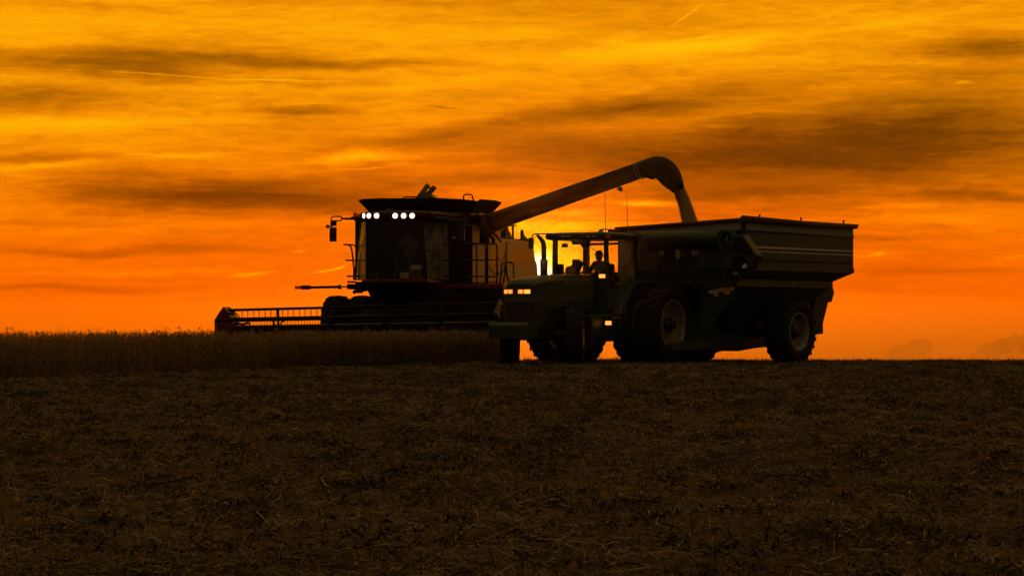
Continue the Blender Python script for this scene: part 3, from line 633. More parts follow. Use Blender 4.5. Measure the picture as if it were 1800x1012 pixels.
m = MB(); p = T(1063, 405.5, y=yr-.1); q = T(1052, 412, y=yr-.1); r = T(1083, 404, y=yr-.1)
m.prism(line(KT, [(1050, 409), (1052, 404.5), (1057, 402), (1070, 402.5), (1088, 404), (1088, 409)], y=yr-.1), (0, .2, 0)); m.build('roof_box', 'red_paint', trc, bevel=.01)
for px in (1062.3, 1066.5):
    m = MB(); m.ball(T(px, 406, y=yr-.13), (.022, .02, .022)); m.build('roof_light', 'lamp_amber_hot', trc)
def tlamp(px0, py0, px1, py1, mtl, **k):
    p = T(px0, py1, **k); q = T(px1, py0, **k); m = MB(); m.box((p.x-.0, min(p.y, q.y)-.03, p.z), (max(q.x, p.x+.05), max(p.y, q.y)+.0, q.z))
    o = m.build('work_lamp', mtl, trc, bevel=.008); m = MB(); m.box((p.x-.012, min(p.y, q.y)-.022, p.z-.012), (max(q.x, p.x+.05)+.012, max(p.y, q.y)+.05, q.z+.012)); m.build('lamp_housing', 'black_plastic', o)
tlamp(1053.8, 482, 1064.5, 488.5, 'lamp_amber_hot', y=ygl-.12); tlamp(1065, 564, 1075.5, 571, 'lamp_amber_hot', y=T(1070, 567, x=1.08).y-.05); tlamp(1052, 565, 1057, 570.5, 'amber_lens_lit_frame', y=ygl-.02); tlamp(970, 482, 977, 486, 'lamp_amber', y=ygl-.14)
m = MB(); m.tube(line(KT, [(1036, 432), (1043, 438), (1058, 448), (1066, 455)], y=ygl-.03), .010, 5); m.build('wiper', 'black_plastic', trc)
m = MB(); a = T(988, 435, y=ygl+.12); b = T(998, 428, y=ygl+.12); m.box((a.x, ygl+.1, a.z), (b.x, ygl+.13, b.z)); c = T(992.5, 424, y=ygl+.12); m.tube([c, c-Vector((0, 0, .09))], .01, 6); m.build('interior_mirror', 'black_plastic', trc)
m = MB(); m.prism(line(KT, [(1003, 422), (1030, 422), (1030, 433), (1024, 436), (1020, 430), (1012, 429), (1006, 430)], y=ygl+.4), (0, .2, 0)); m.build('sun_visor', 'black_plastic', trc)
m = MB()                                                                               # dash, monitors and steering column
ycn = ygl+.35
m.prism(line(KT, [(993, 492), (994, 471), (997, 468.5), (1003, 467), (1006, 464), (1005, 459), (1006.5, 456), (1011, 455.5), (1014, 458), (1017.5, 460), (1018.5, 465), (1016, 470), (1014, 474), (1013, 478), (1016, 479), (1024, 479), (1024, 492)], y=ycn), (0, .18, 0))
m.tube([T(988, 474, y=ycn), T(992, 486, y=ycn)], .035, 6); m.tube([T(984, 484, y=ycn), T(992, 480, y=ycn)], .02, 6); m.box((-.35, ycn-.05, 1.36), (.35, ycn+.2, zc0+.0))
m.prism(line(KT, [(979, 488), (979, 464), (987, 464), (988, 474), (984, 478), (984, 488)], y=ygl+.06), (0, .1, 0))
m.build('console', 'black_plastic', trc)
# seat, driver
hp = T(1053, 446, x=.12); px_, py_ = .12, hp.y; sz = hp.z-.86
m = MB(); m.box((px_-.25, py_-.15, sz-.1), (px_+.25, py_+.35, sz+.06)); m.box((px_-.24, py_+.26, sz+.05), (px_+.24, py_+.38, sz+.62)); m.box((px_-.15, py_, 1.36), (px_+.15, py_+.3, sz-.1)); m.build('operator_seat', 'seat_cloth', trc, bevel=.04)
m = MB(); wc = Vector((px_, py_-.50, sz+.38)); R = Euler((.7, 0, 0)).to_matrix()
m.tube([wc+R@Vector((.2*math.cos(a), .2*math.sin(a), 0)) for a in [2*PI*k/20 for k in range(20)]], .016, 6, closed=True); m.tube([wc, (wc.x, wc.y-.25, 1.4)], .035, 8); m.build('steering_wheel', 'black_plastic', trc)
s_x, s_y = px_, py_
J = dict(pelvis=(s_x, s_y+.12, sz+.14), waist=(s_x, s_y+.14, sz+.3), chest=(s_x, s_y+.10, sz+.50), neck=(s_x, s_y+.05, sz+.68), skull=(s_x, s_y+.03, sz+.79),
  shl=(s_x+.19, s_y+.08, sz+.61), ell=(s_x+.27, s_y-.10, sz+.34), wrl=(s_x+.18, s_y-.34, sz+.42), shr=(s_x-.19, s_y+.08, sz+.61), elr=(s_x-.27, s_y-.10, sz+.34), wrr=(s_x-.18, s_y-.34, sz+.42),
  hil=(s_x+.1, s_y+.06, sz+.12), knl=(s_x+.17, s_y-.38, sz+.14), anl=(s_x+.16, s_y-.46, sz-.28), tol=(s_x+.17, s_y-.62, sz-.34), hir=(s_x-.1, s_y+.06, sz+.12), knr=(s_x-.17, s_y-.38, sz+.14), anr=(s_x-.16, s_y-.46, sz-.28), tor=(s_x-.17, s_y-.62, sz-.34))
person('person', J, RD, BN, [('wrl', (-.1, -.7, .1), (-.3, 0, -.6), (-.6, 0, .3)), ('wrr', (.1, -.7, .1), (.3, 0, -.6), (.6, 0, .3))], (s_x, s_y, sz+.86), (-.35, -.94, -.02), 'dark_shirt', 'jeans', sz+.2, 'cap_cloth',
  'driver in a cap seated at the wheel inside the tractor cab, dark against the sun', KT, sz+.5)
# fender, steps and side rails
m = MB()
def fender(x0, x1):
    out = line(KT, [(1096, 547), (1098, 530), (1103, 510), (1110, 498), (1120, 491.5), (1130, 488.5), (1143, 490), (1143, 497)], x=x1)
    prof = [(math.radians(a), 1.10) for a in range(-78, 62, 10)]
    o = [(x0, r*math.sin(a), .98+r*math.cos(a)) for a, r in prof]
    i = [(x0, (r-.05)*math.sin(a), .98+(r-.05)*math.cos(a)) for a, r in prof][::-1]
    for k in range(len(prof)-1):
        m.prism([o[k], o[k+1], i[len(i)-2-k], i[len(i)-1-k]], (x1-x0, 0, 0))
fender(.50, 1.12); m.build('fender', 'green_paint', trc)
m = MB(); fender(-1.12, -.50); m.build('fender', 'green_paint', trc)
m = MB(); a = T(1040, 539, x=.95); b = T(1096, 540, x=.95); m.box((.45, a.y, .62), (.95, b.y+.1, 1.22)); m.build('fuel_tank', 'dark_green', trc, bevel=.05)
m = MB(); xs_ = 1.0
m.tube(line(KT, [(1089, 575), (1090.5, 545), (1092, 538), (1096, 536), (1099.5, 539), (1101.5, 560), (1103, 578)], x=xs_+.05), .016); m.tube(line(KT, [(1076, 559), (1105, 559)], x=xs_+.05), .014)
m.build('step_handrail', 'steel', trc); m = MB(); m.tube(line(KT, [(1110, 575), (1118, 548), (1122, 540), (1130, 539.5), (1136, 543), (1137, 548), (1133, 556)], x=xs_-.1), .014)
m.build('step_handrail', 'steel', trc)
m = MB()
for (x0, x1, yy_) in ((1093, 1117, 583), (1104, 1128, 607)):
    a = T(x0, yy_+1.5, x=xs_+.1); b = T(x1, yy_-1.5, x=xs_+.1); m.box((xs_-.25, a.y, a.z), (xs_+.12, b.y, b.z))
a = T(1094, 583, x=xs_+.1); b = T(1106, 608, x=xs_+.1); m.tube([a, b], .02); a = T(1115, 583, x=xs_+.1); b = T(1127, 608, x=xs_+.1); m.tube([a, b], .02)
m.build('step', 'green_paint', trc)
m = MB(); a = T(1023.5, 608, x=1.2); b = T(1027.5, 580, x=1.2); m.box((1.1, a.y-.02, a.z), (1.16, b.y+.06, b.z)); m.build('side_marker', 'pale_panel', trc)

# ================================================================== GRAIN CART
KG = Frame((5.87, 62.75, 0), 37)
crt = empty('grain_cart', KG.O, KG.a, 'green grain cart with a pale canvas top band, being filled behind the tractor', 'grain cart')
G = lambda px, py, x=None, y=None: KG.p(px, py, x=x, y=y)
gw = make_wheel_set('cart', .82, .66, .47, 22, 'grey_rim', .42, .17, 10, .045)
put_wheel(gw, crt, (1.42, 0, .80)); put_wheel(gw, crt, (-1.42, 0, .80), flip=True)
xg = 1.66; yA = G(1306, 400, x=xg).y; yB = G(1500, 440, x=xg).y
zt0 = G(1306, 390, x=xg).z; z1 = G(1310, 405.5, x=xg).z; z2 = G(1330, 476, x=xg).z; z3 = G(1330, 491, x=xg).z; z4 = G(1330, 502, x=xg).z; zB2 = G(1500, 482, x=xg).z
yfw = yA; xw = -G(1306, 400, x=xg).x
# hull: side walls, then sloped lower walls, hopper
XL = G(1086, 402, y=yA).x; SH = XL+xg
def ring(xh_, ya, yb_, z): return [(-xh_+SH, ya, z), (xh_, ya, z), (xh_, yb_, z), (-xh_+SH, yb_, z)]
yB3 = G(1461, 506, x=xg-.25).y; zB3 = G(1461, 506, x=xg-.25).z
zs = z2+.02
m = MB(); hull = [ring(xg, yA, yB, z1), ring(xg, yA, yB, zs), ring(xg-.30, yA+.1, yB3, z4+.12), ring(xg-.30, yA+.1, yB3, z4)]
m.loft(hull, False)
m.prism([(-xg+.05, yA+.05, zs), (xg-.05, yA+.05, zs), (xg-.05, yB-.05, zs), (-xg+.05, yB-.05, zs)], (0, 0, .02)) if 0 else None
hullo = m.build('hull', 'green_paint', crt)
m = MB(); m.loft([ring(xg-.30, yA+.1, yB3, z4), ring(.5, yA+1.1, yB3-1.2, .85), ring(.3, yA+1.3, yB3-1.5, .62)], True); m.build('hopper', 'dark_green', crt)
m = MB(); m.box((xg-.27, yA+.08, z4-.02), (xg-.20, yB3, z3-.0)); m.box((-xg+.20, yA+.08, z4-.02), (-xg+.27, yB3, z3)); m.box((-xg+.28, yA+.05, z4-.02), (xg-.28, yA+.1, z3)); m.build('lower_rail', 'green_paint', crt)
m = MB(); zc_ = G(1400, 390, x=xg).z
zTf, zTb = G(1306, 386, x=xg+.02).z, G(1500, 399.5, x=xg+.02).z
m.prism([(xg+.0, yA, z1+.01), (xg+.0, yB, z1+.01), (xg+.0, yB, zTb), (xg+.0, yA, zTf)], (-.03, 0, 0)); m.prism([(XL, yA, z1+.01), (XL, yB, z1+.01), (XL, yB, zTb-.25), (XL, yA, zTf-.28)], (.03, 0, 0))
fl = G(1089, 402.5, y=yA); fr_ = G(1303, 386, y=yA)
m.prism([(XL, yA, z1+.01), (xg-.03, yA, z1+.01), (xg-.03, yA, zTf), (XL, yA, fl.z+.0)], (0, .03, 0)); m.prism([(XL, yB, z1+.01), (xg-.03, yB, z1+.01), (xg-.03, yB, zTb), (XL, yB, zTb-.25)], (0, -.03, 0))
m.build('top_band', 'grey_canvas', crt)
m = MB(); m.tube([(xg+.03, yA-.05, zTf+.02), (xg+.04, (yA+yB)/2, (zTf+zTb)/2-.0), (xg+.03, yB+.08, zTb+.02)], [.085, .075, .065], 12); tp = m.build('rolled_tarp', 'maroon_tarp', crt)
m = MB(); m.tube([(XL-.05, yA-.03, fl.z), (xg+.04, yA-.03, zTf-.0)], .05, 8); m.build('top_rail', 'maroon_tarp', crt); m = MB(); m.tube([(XL, yB, zTb-.23), (xg, yB, zTb)], .04, 8); m.build('top_rail', 'maroon_tarp', crt)
m = MB()
for px, py in ((1335.3, 381), (1408, 386), (1483, 391)):
    p = G(px, py+1.5, x=xg+.03); m.tube([p, p+Vector((0, 0, .05))], .022, 6); m.ball(p+Vector((0, 0, .055)), .03)
p = G(1500, 396, x=xg+.05); q = G(1508, 396, x=xg+.05); m.tube([p, q], .03, 6); m.tube([G(1507, 397, x=xg+.05), G(1502, 402, x=xg+.05)], .02, 6); m.build('tarp_knob', 'black_plastic', tp)
m = MB(); m.box((xg-.02, yA-.06, z1-.05), (xg+.05, yA+.05, zTf)); m.build('corner_post', 'dark_paint', crt)
m = MB(); m.tube([(XL, yA-.02, z1), (xg, yA-.02, z1)], .03, 6); m.tube([(xg+.01, yA, z1), (xg+.01, yB, z1)], .025, 6); m.build('upper_rail', 'dark_green', crt)
def strip(pa, pb, h, mtl, nm, dx=.008):
    a = G(*pa, x=xg+.004); b = G(*pb, x=xg+.004); m = MB(); m.prism([a, b, b-Vector((0, 0, h)), a-Vector((0, 0, h))], (dx, 0, 0)); return m.build(nm, mtl, crt)
strip((1318, 432), (1499, 440.5), .045, 'white_stripe', 'stripe'); strip((1318, 435.3), (1499, 443), .07, 'dull_stripe', 'stripe'); strip((1318, 440), (1499, 447.4), .03, 'white_stripe', 'stripe')
strip((1321, 455.5), (1499, 462.2), .04, 'dark_paint', 'groove_shade', .004)  # dark strip laid on the wall, painting the shade of a groove
m = MB(); a = G(1329, 476, x=xg+.012); m.prism([(xg+.004, yA+.02, z2+.05), (xg+.004, yB-.01, zB2+.15), (xg+.004, yB-.01, zB2+.04), (xg+.004, yA+.02, z2+.01)], (.03, 0, 0)); m.build('belt_rail', 'green_paint', crt)
# rear strut, axle and drawbar
m = MB()
m.prism(line(KG, [(1440, 500), (1461, 507), (1463, 515), (1458, 531), (1453, 528), (1449, 545), (1443, 568), (1443.5, 586), (1420, 590), (1425, 545)], x=.9), (-.12, 0, 0)); m.prism(line(KG, [(1440, 500), (1461, 507), (1463, 515), (1458, 531), (1453, 528), (1449, 545), (1443, 568), (1443.5, 586), (1420, 590), (1425, 545)], x=.9), (.06, 0, 0))
m.box((-1.35, -.14, .66), (1.35, .14, .92)); m.box((-.65, -.3, .9), (-.45, 1.2, z4)); m.box((.45, -.3, .9), (.65, 1.2, z4)); m.build('undercarriage', 'dark_green', crt)
m = MB(); xb_ = .5
for s in (1, -1):
    pts = line(KG, [(1180, 603), (1222, 597), (1340, 578), (1395, 570), (1395, 585), (1350, 607), (1222, 614), (1180, 616)], x=xb_)
    m.prism([(s*p.x if s < 0 else p.x, p.y, p.z) for p in pts], (-.12*s, 0, 0))
m.build('drawbar', 'green_paint', crt)
m = MB(); m.prism(line(KG, [(1222, 560), (1350, 560), (1353, 609), (1325, 612), (1298, 617), (1276, 614), (1262, 619), (1247, 616), (1222, 612)], x=.35), (-.7, 0, 0)); m.build('sump', 'dark_green', crt)
# front wall details: folded unloading auger, ladder, sight window, decals
ya = yA-.28
m = MB(); m.tube([G(1122, 419, y=ya), G(1268, 419, y=ya)], .20, 18); fa = m.build('folded_auger', 'green_paint', crt)
m = MB(); m.tube([G(1128, 431, y=yA-.05), G(1270, 431, y=yA-.05)], .10, 12); m.build('fold_cylinder', 'dark_green', crt)
yD = yA-.45
m = MB(); c = G(1276, 423, y=yD); m.loft([[(c.x+rx*math.cos(a), yy_, c.z+rz*math.sin(a)) for a in [2*PI*k/24 for k in range(24)]] for (rx, rz, yy_) in ((.20, .24, yD+.35), (.21, .25, yD), (.17, .21, yD), (.15, .19, yD+.15), (.01, .01, yD+.16))], True); fl1 = m.build('hinge_flange', 'dark_green', fa)
m = MB(); m.tube([(c.x, yD+.1, c.z-.12), (c.x+.02, yD+.02, c.z+.12)], .03, 6); m.tube([(c.x-.1, yD+.08, c.z), (c.x+.1, yD+.08, c.z-.02)], .025, 6); m.build('flighting', 'steel', fl1)
m = MB(); hp_ = line(KG, [(1283, 414), (1306, 413), (1330, 449), (1319, 472), (1305, 476), (1272, 470), (1268, 462), (1276, 445)], y=yD+.1)
m.prism(hp_, (0, .3, 0)); pl2 = m.build('auger_hinge_plate', 'green_paint', fa, bevel=.02)
m = MB(); m.prism(line(KG, [(1285, 417), (1303, 416), (1324, 446), (1310, 448), (1285, 440)], y=yD+.09), (0, .008, 0)); m.build('recess_shade', 'dark_paint', pl2)  # dark sheet laid on the plate, painting the shade of a hollow
m = MB(); c = G(1300, 462, y=yD+.08); m.loft([[(c.x+rx*math.cos(a), yy_, c.z+rx*.78*math.sin(a)) for a in [2*PI*k/24 for k in range(24)]] for (rx, yy_) in ((.215, yD+.12), (.22, yD+.05), (.18, yD+.05), (.17, yD+.09), (.01, yD+.095))], True); m.build('lower_flange', 'dark_paint', pl2)
m = MB(); q = G(1308, 469, y=yD+.03); m.prism([q+Vector(v) for v in ((-.07, 0, -.04), (.07, 0, -.02), (.07, 0, .06), (.0, 0, .08), (-.05, 0, .03))], (0, .02, 0)); m.build('shaft_end', 'white_decal', pl2)
m = MB(); m.tube(line(KG, [(1247, 457), (1239, 470), (1225, 490), (1209, 503)], y=yA-.2), .05, 8); m.tube(line(KG, [(1270, 470), (1280, 500), (1250, 508), (1220, 506)], y=yA-.15), .03, 6); m.tube(line(KG, [(1300, 476), (1301, 490), (1290, 500)], y=yA-.25), .03, 6)
m.build('hydraulic_hose', 'black_plastic', crt)
m = MB()
for dx in (0, 34):
    m.tube(line(KG, [(1158+dx, 505), (1158+dx, 468), (1174.5+dx, 447), (1180+dx, 455)], y=yA-.12), .024, 6)
m.tube(line(KG, [(1158, 475), (1192, 475)], y=yA-.12), .02, 6); m.tube(line(KG, [(1170, 459), (1213, 459)], y=yA-.12), .018, 6); m.tube(line(KG, [(1158, 500), (1192, 500)], y=yA-.12), .02, 6)
m.build('ladder', 'black_plastic', crt)
def decal(x0, y0_, x1, y1_, mtl, nm, y, d=.012):
    a = G(x0, y1_, y=y); b = G(x1, y0_, y=y); m = MB(); m.box((a.x, y-d, a.z), (b.x, y, b.z)); return m.build(nm, mtl, crt)
m = MB(); c0 = G(1191, 443, y=yA-.012); r_ = .068
pts = [(c0.x-r_, yA-.012, c0.z+.1), (c0.x+r_, yA-.012, c0.z+.1)]+[(c0.x+r_*math.cos(a), yA-.012, c0.z-.10-r_*math.sin(a)) for a in [PI*k/10 for k in range(11)]]
m.prism(pts, (0, .01, 0)); m.build('sight_window', 'white_decal', crt)
for (x0, x1) in ((1158.5, 1167.5), (1217, 1226.5)):
    w = decal(x0, 440.5, x1, 449, 'white_decal', 'warning_decal', yA-.004); a = G((x0+x1)/2, 444.5, y=yA-.02)
    m = MB(); m.prism([(a.x-.035, yA-.018, a.z-.03), (a.x+.035, yA-.018, a.z-.03), (a.x, yA-.018, a.z+.04)], (0, -.004, 0)); m.build('warning_triangle', 'black_ink', w)
yL = yA-.02; 
m = MB(); m.prism(line(KG, [(1231, 504), (1303, 503), (1270, 545), (1240, 590), (1228, 600)], y=yA+.1), (0, .04, 0)); m.build('front_gusset', 'green_paint', crt)
yL = yA+.095
decal(1246, 507, 1254.5, 515.5, 'white_decal', 'decal', yL); w = decal(1255.5, 506, 1262.5, 521, 'white_decal', 'decal', yL-.002)
m = MB()
for pz in (511.5, 518):
    a = G(1259, pz, y=yL-.02); m.prism([(a.x-.03, yL-.02, a.z+.025), (a.x+.03, yL-.02, a.z+.025), (a.x+.005, yL-.02, a.z-.03)], (0, -.004, 0))
m.build('decal_mark', 'black_ink', w)
decal(1263.5, 505.5, 1272, 513, 'amber_decal', 'decal', yL); decal(1273, 504, 1284, 517.5, 'amber_decal', 'decal', yL); decal(1284.5, 503.5, 1290.5, 511, 'white_decal', 'decal', yL)
decal(1288.5, 477.5, 1298.5, 483, 'white_decal', 'decal', yA-.02); decal(1295.5, 494, 1299, 501, 'amber_lens_lit_frame', 'reflector', yA-.02)
m = MB(); p = G(1395, 498, x=xg-.19); m.box((xg-.2, p.y-.04, p.z-.03), (xg-.19, p.y+.04, p.z+.03)); m.build('reflector', 'amber_decal', crt)
# grain in the cart and the falling stream
m = MB(); 
gx, gy, gz_ = 0.0, (yA+.9), z1-.15
rings = []
for j in range(9):
    t = j/8; rings.append([(gx+(1.58*t)*math.cos(a)*(1 if abs(math.cos(a)) < .8 else 1), gy+.9*t+1.5*t*math.sin(a)*.9, gz_+.10-.55*t+random.uniform(-.01, .01)) for a in [2*PI*k/24 for k in range(24)]])
m.loft(rings, True, True)
def grain_material():
    mt = mat('soybean_grain', (.38, .25, .10), .7, noise=.35, scale=60, bump=.6); return mt
grain_material()
gp = m.build('grain_heap', 'soybean_grain'); gp.matrix_world = Matrix.Translation(KG.O)@KG.R.to_4x4()
tag(gp, 'heap of pale soybeans filling the green grain cart', 'grain', kind='stuff')
# falling grain: many beans along the fall, with a dense core
def W(px, py, Y): return Vector(((px-CX)/F*Y, Y, EYE+(HY-py)/F*Y))
Ys = 63.05
path = [(1190, 325, 9.5), (1196, 340, 11.0), (1201, 355, 12.0), (1206, 370, 12.8), (1210.5, 385, 13.6), (1216, 402, 14.8), (1218, 410, 15.5)]
left = [(1181, 332), (1186, 344), (1190, 355), (1194, 370), (1197, 385), (1200.5, 402), (1202, 412)]; right = [(1197, 311), (1203, 328), (1211, 345), (1218, 362), (1224, 380), (1231, 400), (1234, 410)]
nr = 44; rings = []
for i in range(nr):
    t = i/(nr-1)*(len(left)-1); k = min(int(t), len(left)-2); u = t-k
    a = W(left[k][0]*(1-u)+left[k+1][0]*u, left[k][1]*(1-u)+left[k+1][1]*u, Ys); b = W(right[k][0]*(1-u)+right[k+1][0]*u, right[k][1]*(1-u)+right[k+1][1]*u, Ys)
    c = (a+b)/2; hw = (b-a)/2*.90; r = []
    for j in range(28):
        an = 2*PI*j/28; q = c+hw*math.cos(an)*(1+random.uniform(-.05, .05))+Vector((0, hw.length*.8*math.sin(an)*(1+random.uniform(-.08, .08)), 0)); r.append(q)
    rings.append(r)
m = MB(); m.loft(rings, True, True)
for i in range(6500):
    t = random.random(); i0 = int(t*(nr-1)); c = sum((Vector(q) for q in rings[i0]), Vector())/28; e = Vector(rings[i0][random.randrange(28)])
    p = c+(e-c)*random.uniform(.88, 1.12+.16*t*random.random()); s = .009
    m.add([p+Vector((s, 0, 0)), p+Vector((-s, 0, 0)), p+Vector((0, s, 0)), p+Vector((0, -s, 0)), p+Vector((0, 0, s*1.3)), p-Vector((0, 0, s*1.3))], [(0, 2, 4), (2, 1, 4), (1, 3, 4), (3, 0, 4), (2, 0, 5), (1, 2, 5), (3, 1, 5), (0, 3, 5)])
tag(m.build('grain_stream', 'soybean_grain'), 'stream of soybeans pouring from the auger spout down into the cart', 'grain', kind='stuff')

# ================================================================== FIELD
def vnoise(x, y, seed=0):
    x = np.asarray(x, float); y = np.asarray(y, float); xi = np.floor(x).astype(np.int64); yi = np.floor(y).astype(np.int64); fx = x-xi; fy = y-yi
    def h(a, b):
        n = (a*374761393+b*668265263+seed*982451653) & 0x7fffffff; n = (n ^ (n >> 13))*1274126177 & 0x7fffffff; n = n ^ (n >> 16); return (n & 0xffff)/65535.0
    sx = fx*fx*(3-2*fx); sy = fy*fy*(3-2*fy)
    return (h(xi, yi)*(1-sx)+h(xi+1, yi)*sx)*(1-sy)+(h(xi, yi+1)*(1-sx)+h(xi+1, yi+1)*sx)*sy
def fbm(x, y, o=4, seed=0):
    s = 0; a = 1; t = 0
    for i in range(o): s = s+a*vnoise(x*2**i+17*i, y*2**i+5*i, seed+i); t += a; a *= .55
    return s/t
def ghv(x, y):
    x = np.asarray(x, float); y = np.asarray(y, float)
    base = np.where(y < 64, 0, np.where(y < 68.4, -.0025*(y-64)**2, -.0484-.022*(y-68.4)))
    return base-.03+.07*(fbm(x*.16, y*.10, 2, 31)-.5)*np.clip((110-y)/40, 0, 1)+.05*fbm(x*1.3, y*1.3, 3, 3)*np.clip((90-y)/30, 0, 1)+.03*(fbm(x*6, y*6, 2, 9)-.3)*np.clip((60-y)/30, 0, 1)
def field_mat(name, cols, rough=.9, trans=0.0):
    m = bpy.data.materials.new(name); m.use_nodes = True; nt = m.node_tree; b = nt.nodes['Principled BSDF']; b.inputs['Roughness'].default_value = rough; b.inputs['Specular IOR Level'].default_value = .15
    at = nt.nodes.new('ShaderNodeAttribute'); at.attribute_name = 'tint'; r = nt.nodes.new('ShaderNodeValToRGB')
    while len(r.color_ramp.elements) < len(cols): r.color_ramp.elements.new(.5)
    for i, (p, c) in enumerate(cols): r.color_ramp.elements[i].position = p; r.color_ramp.elements[i].color = (*c, 1)
    nt.links.new(at.outputs['Fac'], r.inputs['Fac']); nt.links.new(r.outputs['Color'], b.inputs['Base Color'])
    if trans:
        t = nt.nodes.new('ShaderNodeBsdfTranslucent'); mx = nt.nodes.new('ShaderNodeMixShader'); mx.inputs[0].default_value = trans
        nt.links.new(r.outputs['Color'], t.inputs['Color']); nt.links.new(b.outputs[0], mx.inputs[1]); nt.links.new(t.outputs[0], mx.inputs[2]); nt.links.new(mx.outputs[0], nt.nodes['Material Output'].inputs['Surface'])
    MATS[name] = m
field_mat('straw', [(0, (.035, .022, .010)), (.3, (.12, .080, .036)), (.65, (.27, .20, .095)), (.9, (.42, .33, .17)), (.97, (.40, .15, .04)), (1, (.50, .44, .30))])
field_mat('soy_dry', [(0, (.07, .04, .014)), (.5, (.27, .18, .065)), (1, (.46, .33, .13))], trans=.3)
def quick_mesh(name, V, Q, tint, mt):
    me = bpy.data.meshes.new(name); nv, nq = len(V), len(Q); k = Q.shape[1]
    me.vertices.add(nv); me.vertices.foreach_set('co', V.astype(np.float32).ravel()); me.loops.add(nq*k); me.loops.foreach_set('vertex_index', Q.astype(np.int32).ravel())
    me.polygons.add(nq); me.polygons.foreach_set('loop_start', np.arange(0, nq*k, k, dtype=np.int32)); me.polygons.foreach_set('loop_total', np.full(nq, k, dtype=np.int32)); me.update(calc_edges=True)
    a = me.attributes.new('tint', 'FLOAT', 'POINT'); a.data.foreach_set('value', tint.astype(np.float32)); me.materials.append(MATS[mt])
    o = bpy.data.objects.new(name, me); C.objects.link(o); return o
# ground sheet
ys = np.concatenate([np.arange(-30, 6, 2.0), np.arange(6, 40, .10), np.arange(40, 80, .25), np.geomspace(80, 1500, 50)]); nx = 260
us = np.linspace(-1, 1, nx); us = np.sign(us)*np.abs(us)**1.0
V = []
for y in ys:
    w = .34*max(y, 6)+6 if y < 80 else .34*80+6+(y-80)*.9+(y-80)**1.02*.3
    V.append(np.stack([us*w, np.full(nx, y), ghv(us*w, np.full(nx, y))], 1))
V = np.concatenate(V); ny = len(ys); ii = np.arange(nx-1); Q = np.concatenate([np.stack([j*nx+ii, j*nx+ii+1, (j+1)*nx+ii+1, (j+1)*nx+ii], 1) for j in range(ny-1)])
gm = mat('soil', (.050, .034, .016), .95, noise=.8, scale=28, bump=1.0, spec=.1)
g = quick_mesh('ground', V, Q, np.zeros(len(V)), 'soil'); g['kind'] = 'structure'
# strewn straw and chaff
def ribbons(P, L, yaw, pitch, wid, bend, tint):
    """each piece: two quads, bent in the middle, flat across the camera-facing side at random"""
    n = len(P); d = np.stack([np.cos(yaw)*np.cos(pitch), np.sin(yaw)*np.cos(pitch), np.sin(pitch)], 1); r = rng.uniform(0, PI, n)
    s0 = np.stack([-np.sin(yaw), np.cos(yaw), np.zeros(n)], 1); up = np.cross(d, s0); s = s0*np.cos(r)[:, None]+up*np.sin(r)[:, None]
    a = P-d*L[:, None]/2; c = P+d*L[:, None]/2; b = P+np.array([0, 0, 1])*bend[:, None]+s0*(bend*rng.uniform(-1, 1, n))[:, None]
    hw = s*wid[:, None]/2; V = np.stack([a-hw*.7, a+hw*.7, b-hw, b+hw, c-hw*.5, c+hw*.5], 1).reshape(-1, 3); o = np.arange(n)*6
    Q = np.concatenate([np.stack([o, o+1, o+3, o+2], 1), np.stack([o+2, o+3, o+5, o+4], 1)]); return V, Q, np.repeat(tint, 6)
def sample(n, y0, y1, pw):
    yy = np.array([]); xx = np.array([])
    while len(yy) < n:
        k = n*3; u = rng.random(k); y = y0+(y1-y0)*u; w = (.31*y+2.2); acc = rng.random(k) < (w/(.31*y1+2.2)*(y0/y)**pw)/(.0001+max((.31*y0+2.2)/(.31*y1+2.2), (y0/y1)**pw, .35)); 
        y = y[acc]; w = w[acc]; x = rng.uniform(-1, 1, len(y))*w; xx = np.concatenate([xx, x]); yy = np.concatenate([yy, y])
    return xx[:n], yy[:n]
E0 = np.array([-.85, 61.2]); E1 = np.array([-9.27, 44.5]); ED = (E1-E0)/np.linalg.norm(E1-E0); EN = np.array([ED[1], -ED[0]])   # crop edge; EN points into the crop
if EN[0] > 0: EN = -EN
def incrop(x, y): return (x-E0[0])*EN[0]+(y-E0[1])*EN[1]
N = 430000
x, y = sample(N, 8.3, 74, 1.0)
dens = fbm(x*1.1, y*.6, 3, 21); keep = rng.random(N) < np.clip((dens-.36)*4.4, .32, 1); keep &= incrop(x, y) < .3; x = x[keep]; y = y[keep]; n = len(x)
sc = (y/12)**.45; L = rng.uniform(.04, .16, n)*np.where(rng.random(n) < .08, 1.7, 1); z = ghv(x, y)+rng.random(n)**2*.035+.004+.12*np.clip(fbm(x*1.1, y*.6, 3, 21)-.5, 0, .3)
row = np.sin((x*EN[0]+y*EN[1])*2*PI/.76)*.05; t = np.clip(rng.normal(.44, .24, n)+.75*(fbm(x*.7, y*.35, 3, 5)-.5)+row, 0, .93); t = np.where(rng.random(n) < .012, .97, t); t = np.where(rng.random(n) < .01, 1, t)
parts = [ribbons(np.stack([x, y, z], 1), L, rng.uniform(0, 2*PI, n), rng.normal(0, .28, n), rng.uniform(.002, .0046, n)*sc, rng.normal(.004, .008, n), t)]
# leaves and pods: wider and shorter
n = 45000; x, y = sample(n, 8.3, 72, 1.1); k = incrop(x, y) < .2; x = x[k]; y = y[k]; n = len(x)
t = np.where(rng.random(n) < .1, .96, rng.uniform(.0, .55, n)); parts.append(ribbons(np.stack([x, y, ghv(x, y)+.01+rng.random(n)*.025], 1), rng.uniform(.02, .055, n), rng.uniform(0, 2*PI, n), rng.normal(0, .5, n), rng.uniform(.006, .016, n), rng.normal(.006, .010, n), t))
